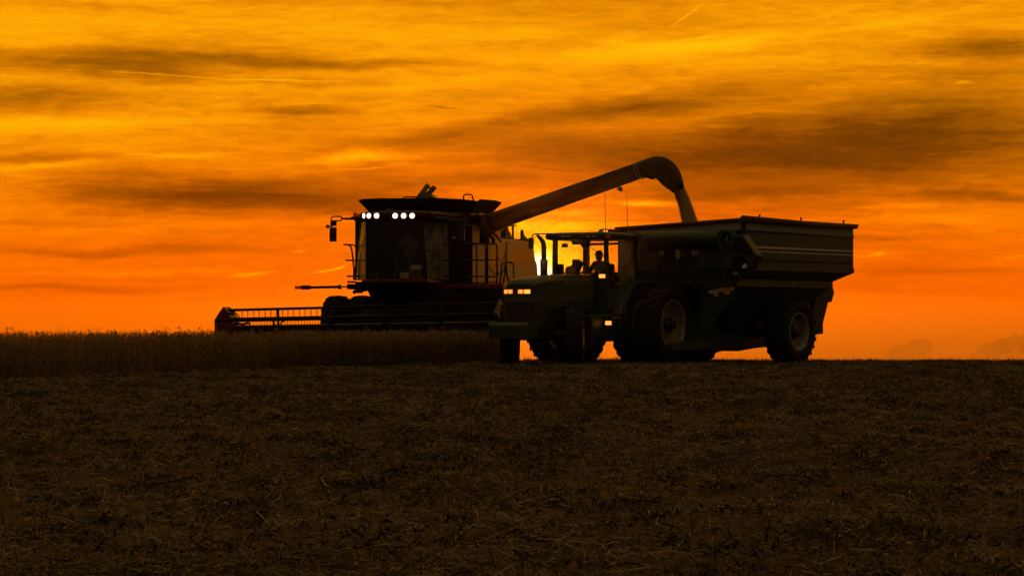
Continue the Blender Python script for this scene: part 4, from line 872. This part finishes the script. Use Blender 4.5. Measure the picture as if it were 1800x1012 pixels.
# cut stubble standing in rows
n = 26000; x, y = sample(n, 8.3, 74, .8); u = (x*EN[0]+y*EN[1]); u2 = (x*ED[0]+y*ED[1]); u = np.round(u/.38)*.38+rng.normal(0, .03, n); x = u*EN[0]+u2*ED[0]; y = u*EN[1]+u2*ED[1]
k = (incrop(x, y) < .1) & (y > 8); x = x[k]; y = y[k]; n = len(x); L = rng.uniform(.04, .11, n)
parts.append(ribbons(np.stack([x, y, ghv(x, y)+L*.4], 1), L, rng.uniform(0, 2*PI, n), rng.normal(1.35, .3, n), rng.uniform(.004, .008, n)*(y/14)**.3, rng.normal(0, .004, n), rng.uniform(.1, .75, n)))
# loose tufts on the brow
n = 9000; y = rng.uniform(58, 72, n); x = rng.uniform(-2, 22, n); L = rng.uniform(.05, .17, n)*np.where(rng.random(n) < .025, 2.0, 1)
parts.append(ribbons(np.stack([x, y, ghv(x, y)+L*.35], 1), L, rng.uniform(0, 2*PI, n), rng.normal(.9, .5, n), rng.uniform(.005, .010, n), rng.normal(0, .01, n), rng.uniform(.0, .7, n)))
n = 2000; x, y = sample(n, 8.3, 70, .9); k = incrop(x, y) < .1; x = x[k]; y = y[k]; n = len(x)
parts.append(ribbons(np.stack([x, y, ghv(x, y)+.02+rng.random(n)*.03], 1), rng.uniform(.10, .26, n), rng.uniform(0, 2*PI, n), rng.normal(.1, .25, n), rng.uniform(.004, .008, n), rng.normal(.004, .012, n), np.where(rng.random(n) < .45, rng.uniform(0, .2, n), rng.uniform(.6, .93, n))))
nc = 5200; x0_, y0_ = sample(nc, 8.3, 66, .8); k = incrop(x0_, y0_) < -.1; x0_ = x0_[k]; y0_ = y0_[k]; nc = len(x0_)          # raked-up clumps, dark and pale
rad = rng.uniform(.04, .15, nc)*(y0_/14)**.25; dark = rng.random(nc) < .68; per = 26; ci = np.repeat(np.arange(nc), per); n = len(ci); a = rng.uniform(0, 2*PI, n); rr_ = np.sqrt(rng.random(n)); x = x0_[ci]+np.cos(a)*rr_*rad[ci]*1.5; y = y0_[ci]+np.sin(a)*rr_*rad[ci]*.9
t = np.where(dark[ci], rng.uniform(0, .22, n), rng.uniform(.55, .92, n)); hgt = (1-rr_**2)*rad[ci]*.5*rng.random(n)
parts.append(ribbons(np.stack([x, y, ghv(x, y)+.012+hgt], 1), rng.uniform(.03, .10, n), rng.uniform(0, 2*PI, n), rng.normal(.2, .45, n), np.where(dark[ci], rng.uniform(.006, .014, n), rng.uniform(.003, .006, n))*(y/14)**.3, rng.normal(.004, .012, n), t))
off = 0; VV = []; QQ = []; TT = []
for V, Q, T_ in parts: VV.append(V); QQ.append(Q+off); TT.append(T_); off += len(V)
o = quick_mesh('straw_residue', np.concatenate(VV), np.concatenate(QQ), np.concatenate(TT), 'straw')
tag(o, 'brown chopped straw, leaves and short stubble strewn over the harvested field', 'straw', kind='stuff')
# standing soybeans
def soy_plants(xs, ys, full):
    parts = []; n = len(xs); H = rng.uniform(.66, .84, n)*np.where(rng.random(n) < .05, 1.12, 1); z0 = ghv(xs, ys)
    lean = rng.normal(0, .06, (n, 2))
    for st in range(4 if full else 2):
        h = H*(1 if st == 0 else 1)*rng.uniform(.7, 1, n) if st else H
        P = np.stack([xs+lean[:, 0]*h/2+rng.normal(0, .04, n)*(st > 0), ys+lean[:, 1]*h/2+rng.normal(0, .04, n)*(st > 0), z0+h*.5], 1)
        parts.append(ribbons(P, h, rng.uniform(0, 2*PI, n), np.full(n, PI/2)+rng.normal(0, .08+.1*(st > 0), n), rng.uniform(.006, .010, n), rng.normal(0, .015, n), rng.uniform(0, .6, n)))
    npod = 42 if full else 16
    for k in range(npod):
        f = rng.uniform(.12 if full else .5, 1.0, n); rad = .09*np.sqrt(rng.random(n))*(1.15-f*.6); an = rng.uniform(0, 2*PI, n)
        P = np.stack([xs+lean[:, 0]*H*f+rad*np.cos(an), ys+lean[:, 1]*H*f+rad*np.sin(an), z0+H*f], 1)
        parts.append(ribbons(P, rng.uniform(.035, .06, n), rng.uniform(0, 2*PI, n), rng.uniform(.3, 1.5, n), rng.uniform(.010, .017, n), rng.normal(.002, .004, n), np.clip(rng.normal(.35+.25*f, .22, n), 0, 1)))
    return parts
Lc = 34; n = 2700; s = rng.uniform(-2.3, Lc, n); d = rng.uniform(0, 2.2, n)**1.0+.10*np.sin(s*2.1)+.08*rng.normal(0, 1, n); x = E0[0]+ED[0]*s+EN[0]*d; y = E0[1]+ED[1]*s+EN[1]*d
def local(x, y): dx = x-KC.O.x; dy = y-KC.O.y; c_, s_ = math.cos(-KC.a), math.sin(-KC.a); return c_*dx-s_*dy, s_*dx+c_*dy
def clear(x, y):
    lx, ly = local(x, y); return ~((lx > hl_-.15) & (lx < hr+2.5) & (ly > yh-.55))
k = clear(x, y); P1 = soy_plants(x[k], y[k], True)
n = 1500; s = rng.uniform(-2.6, 8, n); d = rng.uniform(0, 1.3, n)+.10*np.sin(s*2.1); x = E0[0]+ED[0]*s+EN[0]*d; y = E0[1]+ED[1]*s+EN[1]*d; k = clear(x, y); P1 += soy_plants(x[k], y[k], True)
n = 9000; s = rng.uniform(-20, Lc, n); d = rng.uniform(2.0, 24, n); x = E0[0]+ED[0]*s+EN[0]*d; y = E0[1]+ED[1]*s+EN[1]*d; k = clear(x, y) & (y < 78) & (y > 30) & (x > -.30*y-4); P2 = soy_plants(x[k], y[k], False)
off = 0; VV = []; QQ = []; TT = []
for V, Q, T_ in P1+P2: VV.append(V); QQ.append(Q+off); TT.append(T_); off += len(V)
o = quick_mesh('soybean_crop', np.concatenate(VV), np.concatenate(QQ), np.concatenate(TT), 'soy_dry')
tag(o, 'uncut stand of dry brown soybeans in front of the combine header', 'crop', kind='stuff')
# fallen sticks
for (px, py, Y, Lg, yaw, pit, r, lb) in ((1728, 965, 10.9, .17, 1.2, .75, .010, 'thick dark stick poking out of the stubble, nearest the camera'), (1590, 912, 12.6, .17, -.35, .1, .008, 'grey stick lying flat in the stubble beside the thick dark stick'), (785, 800, 18.6, .22, 2.6, .12, .008, 'pale brown stick lying in the stubble left of the middle of the field')):
    yw_ = EYE*F/(py-HY); c = Vector(((px-CX)/F*yw_, yw_, float(ghv((px-CX)/F*yw_, yw_))+.03)); d = Vector((math.cos(yaw)*math.cos(pit), math.sin(yaw)*math.cos(pit), math.sin(pit)))
    m = MB(); nrm = Vector((random.uniform(-1, 1), random.uniform(-1, 1), .5)); m.tube([c+d*Lg*(t-.5)+nrm*.006*math.sin(t*5) for t in (0, .25, .5, .75, 1)], [r, r*.95, r*1.05, r*.85, r*.6], 8)
    tag(m.build('fallen_stick', 'wood'), lb, 'stick', 'sticks lying in the stubble')
# ================================================================== FAR TREES
def tree(px, Y, top_py, wpx, seed, label, lean=0, dens=1.0):
    R_ = random.Random(seed); bx = (px-CX)/F*Y; bz = float(ghv(bx, Y))-.1; top = EYE+(HY-top_py)/F*Y; H = top-bz; Wd = wpx/F*Y
    root = empty('tree', (bx, Y, bz), 0, label, 'tree', 'trees beyond the field'); mb = MB(); lf = MB(); tips = []
    def grow(p, d, L, r, lv):
        q = p+d*L; mid = p+d*L*.5+Vector((R_.uniform(-1, 1), R_.uniform(-1, 1), 0))*L*.06; mb.tube([p, mid, q], [r, r*.8, r*.62], 6, cap=False)
        if lv == 0: tips.append(q); return
        if lv <= 2: tips.append(mid); tips.append(q)
        for k in range(R_.choice((3, 3, 4))):
            a = R_.uniform(0, 2*PI); sp = R_.uniform(.35, .85); u = d.orthogonal().normalized(); v = d.cross(u); nd = (d+(u*math.cos(a)+v*math.sin(a))*sp+Vector((0, 0, .12))).normalized(); nd.x *= 1+.0; grow(q, nd, L*R_.uniform(.62, .85), r*.6, lv-1)
    grow(Vector((0, 0, 0)), Vector((lean, 0, 1)).normalized(), H*.26, H*.022, 4)
    zs = max(t.z for t in tips); xs_ = max(abs(t.x) for t in tips); s = H/zs*.97; sxy = Wd/2/xs_
    mb.v = [(v[0]*sxy, v[1]*sxy, v[2]*s) for v in mb.v]; tips = [Vector((t.x*sxy, t.y*sxy, t.z*s)) for t in tips]
    for t in tips:
        for k in range(int(26*dens)):
            g_ = Vector((R_.gauss(0, 1), R_.gauss(0, 1), R_.gauss(0, .8)))*H*.038; c = t+g_; e = H*.016*R_.uniform(.6, 1.4); a = Vector((R_.gauss(0, 1), R_.gauss(0, 1), R_.gauss(0, 1))).normalized(); b = a.orthogonal().normalized()
            lf.add([c-a*e-b*e*.6, c+a*e-b*e*.6, c+a*e*.8+b*e*.7, c-a*e*.7+b*e*.6], [(0, 1, 2, 3)])
    mb.build('trunk', 'bark', root); lf.build('crown', 'tree_leaf', root)
tree(1785, 335, 589, 95, 1, 'spreading tree at the right edge of the photo, nearest of the hazy trees', dens=1.2)
tree(1742, 350, 600, 55, 9, 'small rounded tree just left of the spreading tree at the right edge', dens=1.2)
tree(1612, 640, 594, 60, 3, 'faint tree in the haze midway between the cart and the right edge')
tree(1585, 700, 606, 60, 4, 'low faint bush of a tree, left one of the pair in the haze')

# dust hanging in the air beyond the brow
def vol(name, dens, g_, col):
    m = bpy.data.materials.new(name); m.use_nodes = True; nt = m.node_tree; nt.nodes.clear(); o = nt.nodes.new('ShaderNodeOutputMaterial'); v = nt.nodes.new('ShaderNodeVolumePrincipled')
    v.inputs['Density'].default_value = dens; v.inputs['Anisotropy'].default_value = g_; v.inputs['Color'].default_value = (*col, 1); nt.links.new(v.outputs[0], o.inputs['Volume']); MATS[name] = m
vol('dust_air', .0110, .68, (1, .56, .06)); vol('dust_near', .032, .5, (1, .72, .25)); vol('haze_glare', .000030, .965, (1, .70, .40))
m = MB(); m.box((-1600, -40, -40), (1600, 1520, 9)); tag(m.build('haze', 'haze_glare'), 'thin haze added over the whole field to imitate lens glare round the sun', 'haze', kind='stuff')  # volume added to imitate lens bloom near the sun
def lens(rx, ry, h):                                     # a low spreading cloud: thickest in the middle, thinning to a feather edge
    n = 40; mb = MB(); mb.loft([[(rx*r*math.cos(2*PI*k/n), ry*r*math.sin(2*PI*k/n), sg*h*(1-r)**1.25) for k in range(n)] for sg, r in [(1, q) for q in (.004, .15, .3, .45, .6, .75, .9)]+[(0, 1)]+[(-1, q) for q in (.9, .6, .3, .004)]]); return mb
m = lens(420, 175, 15); tag(m.build('dust_cloud', 'dust_air', None, (0, 262, -9)), 'low orange dust hanging over the ground behind the cart and round the far trees', 'dust', kind='stuff')

m = lens(26, 9, 1.9); tag(m.build('dust_cloud', 'dust_near', None, (13, 75, -.1)), 'thin dust kicked up along the ground behind the grain cart wheels', 'dust', kind='stuff')

# ================================================================== SKY
SUN_AZ = math.radians(.62); SUN_EL = math.radians(1.35)
w = bpy.data.worlds.new('World'); bpy.context.scene.world = w; w.use_nodes = True; nt = w.node_tree; nt.nodes.clear()
def nd(t, **k):
    n = nt.nodes.new(t)
    for a, b in k.items(): setattr(n, a, b)
    return n
def lk(a, b): nt.links.new(a, b)
def math_(op, a, b=None, c=None, clamp=False):
    n = nd('ShaderNodeMath', operation=op, use_clamp=clamp)
    for i, v in enumerate((a, b, c)):
        if v is None: continue
        if isinstance(v, (int, float)): n.inputs[i].default_value = v
        else: lk(v, n.inputs[i])
    return n.outputs[0]
tc = nd('ShaderNodeTexCoord'); sp = nd('ShaderNodeSeparateXYZ'); lk(tc.outputs['Generated'], sp.inputs[0])
az = math_('ARCTAN2', sp.outputs[0], sp.outputs[1]); el = math_('ARCSINE', sp.outputs[2])
U = math_('MULTIPLY', az, 43.2); Vv = math_('MULTIPLY', el, 43.2)            # 1 unit = 1.33 degrees
def comb(a, b, c=0.0):
    n = nd('ShaderNodeCombineXYZ')
    for i, v in enumerate((a, b, c)):
        if isinstance(v, (int, float)): n.inputs[i].default_value = v
        else: lk(v, n.inputs[i])
    return n.outputs[0]
def noise(vec, scale, detail, rough=.55, dist=0):
    n = nd('ShaderNodeTexNoise'); n.inputs['Scale'].default_value = scale; n.inputs['Detail'].default_value = detail; n.inputs['Roughness'].default_value = rough; n.inputs['Distortion'].default_value = dist
    lk(vec, n.inputs['Vector']); return n
UV = comb(U, Vv)
def mapped(vec, scale, loc=(0, 0, 0), rot=0):
    n = nd('ShaderNodeMapping'); n.inputs['Scale'].default_value = scale; n.inputs['Location'].default_value = loc; n.inputs['Rotation'].default_value = (0, 0, rot); lk(vec, n.inputs['Vector']); return n.outputs[0]
wn = noise(mapped(UV, (.45, 1.1, 1)), 1, 4, .6)                               # domain warp
vs_ = nd('ShaderNodeVectorMath', operation='SUBTRACT'); lk(wn.outputs['Color'], vs_.inputs[0]); vs_.inputs[1].default_value = (.5, .5, .5)
vm = nd('ShaderNodeVectorMath', operation='MULTIPLY_ADD'); lk(vs_.outputs[0], vm.inputs[0]); vm.inputs[1].default_value = (1.5, .5, 0); lk(UV, vm.inputs[2]); WP = vm.outputs[0]
wn2 = noise(mapped(UV, (1.2, 3.5, 1), (3, 7, 0)), 1, 5, .6)
vs2 = nd('ShaderNodeVectorMath', operation='SUBTRACT'); lk(wn2.outputs['Color'], vs2.inputs[0]); vs2.inputs[1].default_value = (.5, .5, .5)
vm2 = nd('ShaderNodeVectorMath', operation='MULTIPLY_ADD'); lk(vs2.outputs[0], vm2.inputs[0]); vm2.inputs[1].default_value = (.7, .14, 0); lk(UV, vm2.inputs[2]); WQ = vm2.outputs[0]
def blob(cx, cy, rx, ry, rot, amp, src=None, hard=False):
    n = nd('ShaderNodeMapping', vector_type='TEXTURE'); n.inputs['Location'].default_value = ((cx-900)/100, (568-cy)/100, 0); n.inputs['Rotation'].default_value = (0, 0, math.radians(rot)); n.inputs['Scale'].default_value = (rx/100, ry/100, 1)
    lk(src or WP, n.inputs['Vector']); g = nd('ShaderNodeTexGradient', gradient_type='SPHERICAL'); lk(n.outputs[0], g.inputs['Vector']); q = nd('ShaderNodeMapRange', interpolation_type='SMOOTHSTEP'); lk(g.outputs['Fac'], q.inputs['Value']); return q.outputs[0], amp
BL = [ # broad dark banks
 (390, 338, 470, 54, 0, -.66), (620, 356, 300, 30, 0, -.26), (190, 122, 360, 38, 0, -.46), (520, 112, 380, 17, -1, -.34), (60, 176, 300, 32, 0, -.34), (560, 150, 240, 12, 0, -.16), (1560, 215, 640, 95, 6, -.26), (1650, 150, 360, 60, 0, -.14), (1200, 178, 380, 36, 7, -.36), (1740, 92, 220, 38, 0, -.48),
 (1400, 270, 760, 120, 3, -.30), (1730, 270, 360, 140, 0, -.18), (1400, 290, 680, 170, 3, -.26), (1350, 480, 700, 110, 0, -.07), (1020, 200, 260, 34, 5, -.30), (770, 240, 280, 28, 5, -.36), (520, 192, 130, 14, 0, -.34), (230, 442, 420, 14, 0, -.28), (100, 506, 340, 13, 0, -.22), (440, 520, 300, 9, 0, -.14), (1000, 270, 330, 60, 0, -.28), (70, 283, 260, 12, 0, -.24), (1690, 352, 260, 16, 0, -.24), (800, 310, 280, 36, 0, -.28), (1290, 340, 300, 18, 0, -.18), (180, 395, 300, 10, 0, -.2), (1500, 420, 260, 8, 0, -.14), (1640, 480, 300, 10, 0, -.1), (900, 6, 1000, 14, 0, -.12),
 # bright banks
 (60, 60, 300, 50, 0, .14), (480, 55, 420, 34, 0, .14), (1130, 95, 330, 34, 4, .26), (1290, 78, 210, 18, 7, .30), (1540, 50, 200, 13, 6, .18), (760, 150, 330, 20, 2, .22), (640, 275, 110, 12, 4, .36), (90, 225, 280, 24, 0, .22), (330, 215, 230, 22, 0, .16), (310, 276, 150, 8, 4, .28), (60, 298, 150, 7, 2, .26), (860, 60, 300, 28, 0, .12),
 (960, 452, 140, 75, 0, .58), (1010, 400, 200, 38, 0, .26), (1090, 455, 200, 40, 0, .16), (1600, 392, 240, 12, 0, .14), (1560, 372, 200, 6, 2, .14), (250, 395, 300, 16, 0, .12), (1500, 450, 300, 22, 0, .08), (250, 480, 300, 8, 0, .14), (600, 545, 500, 36, 0, .05)]
BS = [ # sharper scraps
 (588, 470, 26, 4.5, 22, .62), (562, 477, 22, 3.5, 12, .42), (440, 483, 58, 6, 4, .36), (530, 441, 20, 3.5, 0, .42), (1000, 462, 70, 26, 0, .16), (925, 440, 44, 9, 6, .20), (1130, 358, 92, 8, -2, .62), (1010, 372, 110, 10, 3, .30), (1000, 398, 220, 14, 0, .16), (905, 385, 44, 12, -20, .22), (1540, 447, 30, 4, 8, .36), (1510, 452, 30, 3, 0, .2), (300, 137, 150, 2.4, -3, .32), (480, 145, 190, 2.4, -1, .30), (1690, 155, 20, 5, 10, .26), (775, 190, 44, 3, -6, -.35), (700, 290, 44, 6, 6, .16), (1780, 452, 60, 2.4, 6, .22), (1225, 70, 90, 3, 6, .26), (640, 298, 110, 3, 2, .24), (540, 186, 70, 3, 2, .16), (1100, 388, 120, 3, 0, -.24), (980, 415, 120, 4, 2, -.2), (1280, 205, 70, 4, 6, .14), (1250, 225, 50, 4, 4, .14)]
BX = [(1208, 31, 56, 2.2, 35, .34)]
tot = None
for lst, src in ((BL, WP), (BS, WQ), (BX, UV)):
    for b in lst:
        f, a = blob(*b, src=src); tot = math_('MULTIPLY_ADD', f, a, tot if tot is not None else 0.0)
n1 = noise(mapped(WP, (.22, 1.15, 1), (1.3, .2, 0), .03), 1.0, 7, .58, .3); n2 = noise(mapped(WQ, (.38, 4.0, 1), (4, 2, 0), .06), 1.0, 9, .66, .2); n3 = noise(mapped(WQ, (2.2, 11, 1), (9, 2, 0), .1), 1.0, 6, .6, .5)
hi = nd('ShaderNodeMapRange', interpolation_type='SMOOTHSTEP'); lk(Vv, hi.inputs['Value']); hi.inputs['From Min'].default_value = .0; hi.inputs['From Max'].default_value = 2.2; hi.inputs['To Min'].default_value = .22; hi.inputs['To Max'].default_value = 1
def cen(n, a): return math_('MULTIPLY', math_('SUBTRACT', n.outputs['Fac'], .5), a)
n4 = noise(mapped(WQ, (.8, 15, 1), (2, 5, 0), .05), 1.0, 5, .7, .2)
nz = math_('ADD', math_('ADD', cen(n1, .58), cen(n2, .56)), math_('ADD', cen(n3, .36), cen(n4, .20))); nz = math_('MULTIPLY', nz, hi.outputs[0])
base = nd('ShaderNodeMapRange'); lk(Vv, base.inputs['Value']); base.inputs['From Min'].default_value = 0; base.inputs['From Max'].default_value = 5.6; base.inputs['To Min'].default_value = .66; base.inputs['To Max'].default_value = .64
tval = math_('ADD', math_('ADD', base.outputs[0], tot), nz)
tsc = math_('MULTIPLY_ADD', tval, .45, .10)                                               # ramps cover t = 0 .. 2
BASE_LIFT = .12
def s2l(c): return tuple(((v/255+.055)/1.055)**2.4 if v > 10 else v/255/12.92 for v in c)
def ramp(stops):
    r = nd('ShaderNodeValToRGB'); lk(tsc, r.inputs['Fac']); e = r.color_ramp.elements
    while len(e) < len(stops): e.new(.5)
    for i, (p, c) in enumerate(stops): e[i].position = p*.45+.10; e[i].color = (*s2l(c), 1)
    return r.outputs['Color']
hiR = ramp([(-.22, (104, 58, 2)), (-.0, (128, 70, 2)), (.25, (176, 100, 2)), (.5, (222, 128, 2)), (.72, (252, 158, 4)), (1, (255, 184, 6)), (1.3, (255, 206, 10)), (1.8, (255, 222, 90))])
loR = ramp([(-.22, (110, 46, 0)), (0, (140, 56, 0)), (.25, (180, 72, 0)), (.5, (230, 90, 0)), (.7, (255, 106, 0)), (.9, (255, 130, 0)), (1.15, (255, 178, 0)), (1.5, (255, 208, 4)), (1.9, (255, 222, 60))])
mx = nd('ShaderNodeMix', data_type='RGBA'); hf = nd('ShaderNodeMapRange', interpolation_type='SMOOTHSTEP'); lk(math_('ADD', Vv, math_('MULTIPLY', math_('ABSOLUTE', math_('SUBTRACT', U, .5)), .10)), hf.inputs['Value']); hf.inputs['From Min'].default_value = 1.0; hf.inputs['From Max'].default_value = 5.3
lk(hf.outputs[0], mx.inputs[0]); lk(loR, mx.inputs[6]); lk(hiR, mx.inputs[7])
# the rest of the dome: dusk away from the sunset and overhead, with the clear-sky model underneath
sky = nd('ShaderNodeTexSky'); sky.sky_type = 'NISHITA'; sky.sun_disc = False; sky.sun_elevation = SUN_EL; sky.sun_rotation = SUN_AZ; sky.dust_density = 3
dim = nd('ShaderNodeMix', data_type='RGBA', blend_type='MULTIPLY'); dim.inputs[0].default_value = 1; lk(sky.outputs[0], dim.inputs[6]); dim.inputs[7].default_value = (.05, .026, .009, 1)
ca = math_('COSINE', az); f1 = nd('ShaderNodeMapRange', interpolation_type='SMOOTHSTEP'); lk(ca, f1.inputs['Value']); f1.inputs['From Min'].default_value = .45; f1.inputs['From Max'].default_value = .93
f2 = nd('ShaderNodeMapRange', interpolation_type='SMOOTHSTEP'); lk(el, f2.inputs['Value']); f2.inputs['From Min'].default_value = math.radians(42); f2.inputs['From Max'].default_value = math.radians(9)
ff = math_('MULTIPLY', f1.outputs[0], f2.outputs[0]); fin = nd('ShaderNodeMix', data_type='RGBA'); lk(ff, fin.inputs[0]); ad = nd('ShaderNodeMix', data_type='RGBA', blend_type='ADD'); ad.inputs[0].default_value = 1; lk(dim.outputs[2], ad.inputs[6]); zf = nd('ShaderNodeMapRange', interpolation_type='SMOOTHSTEP'); lk(el, zf.inputs['Value']); zf.inputs['From Min'].default_value = math.radians(14); zf.inputs['From Max'].default_value = math.radians(65); zf.inputs['To Min'].default_value = .14; zf.inputs['To Max'].default_value = 1
zc = nd('ShaderNodeVectorMath', operation='SCALE'); zc.inputs[0].default_value = (.27, .19, .088); lk(zf.outputs[0], zc.inputs['Scale']); lk(zc.outputs[0], ad.inputs[7]); lk(ad.outputs[2], fin.inputs[6]); lk(mx.outputs[2], fin.inputs[7])
core = blob(943, 474, 46, 40, 0, 1, src=WQ)[0]; core = math_('MULTIPLY', math_('POWER', core, 1.6), 5.0)
cv = nd('ShaderNodeVectorMath', operation='SCALE'); cv.inputs[0].default_value = (1, .72, .42); lk(core, cv.inputs['Scale']); hot = nd('ShaderNodeVectorMath', operation='ADD'); lk(fin.outputs[2], hot.inputs[0]); lk(cv.outputs[0], hot.inputs[1])
bg = nd('ShaderNodeBackground'); bg.inputs['Strength'].default_value = 1.0; lk(hot.outputs[0], bg.inputs['Color']); wo = nd('ShaderNodeOutputWorld'); lk(bg.outputs[0], wo.inputs['Surface'])
w.cycles.sampling_method = 'MANUAL'; w.cycles.sample_map_resolution = 1024
ld = bpy.data.lights.new('sun', 'SUN'); ld.energy = .9; ld.angle = math.radians(1.5); ld.color = (1, .32, .035); lo = bpy.data.objects.new('sun', ld); C.objects.link(lo)
sd_ = Vector((math.sin(SUN_AZ)*math.cos(SUN_EL), math.cos(SUN_AZ)*math.cos(SUN_EL), math.sin(SUN_EL))); lo.rotation_euler = sd_.to_track_quat('Z', 'Y').to_euler()
# ------------------------------------------------------------------ camera and output
cd = bpy.data.cameras.new('camera'); cam = bpy.data.objects.new('camera', cd); C.objects.link(cam); bpy.context.scene.camera = cam
cam.location = (0, 0, EYE); cam.rotation_euler = (PI/2, 0, 0); cd.sensor_width = 36; cd.lens = 36*F/1800; cd.shift_y = (HY-506)/1800; cd.clip_end = 8000; cd.clip_start = .1
sc_ = bpy.context.scene; sc_.render.engine = 'CYCLES'; sc_.view_settings.view_transform = 'Standard'; sc_.view_settings.look = 'None'; sc_.view_settings.exposure = 0; sc_.view_settings.gamma = 1
sc_.cycles.use_denoising = True; sc_.cycles.max_bounces = 6; sc_.cycles.transparent_max_bounces = 12; sc_.cycles.sample_clamp_indirect = 4; sc_.cycles.volume_bounces = 12; sc_.cycles.max_bounces = 12; sc_.cycles.diffuse_bounces = 3; sc_.cycles.glossy_bounces = 3
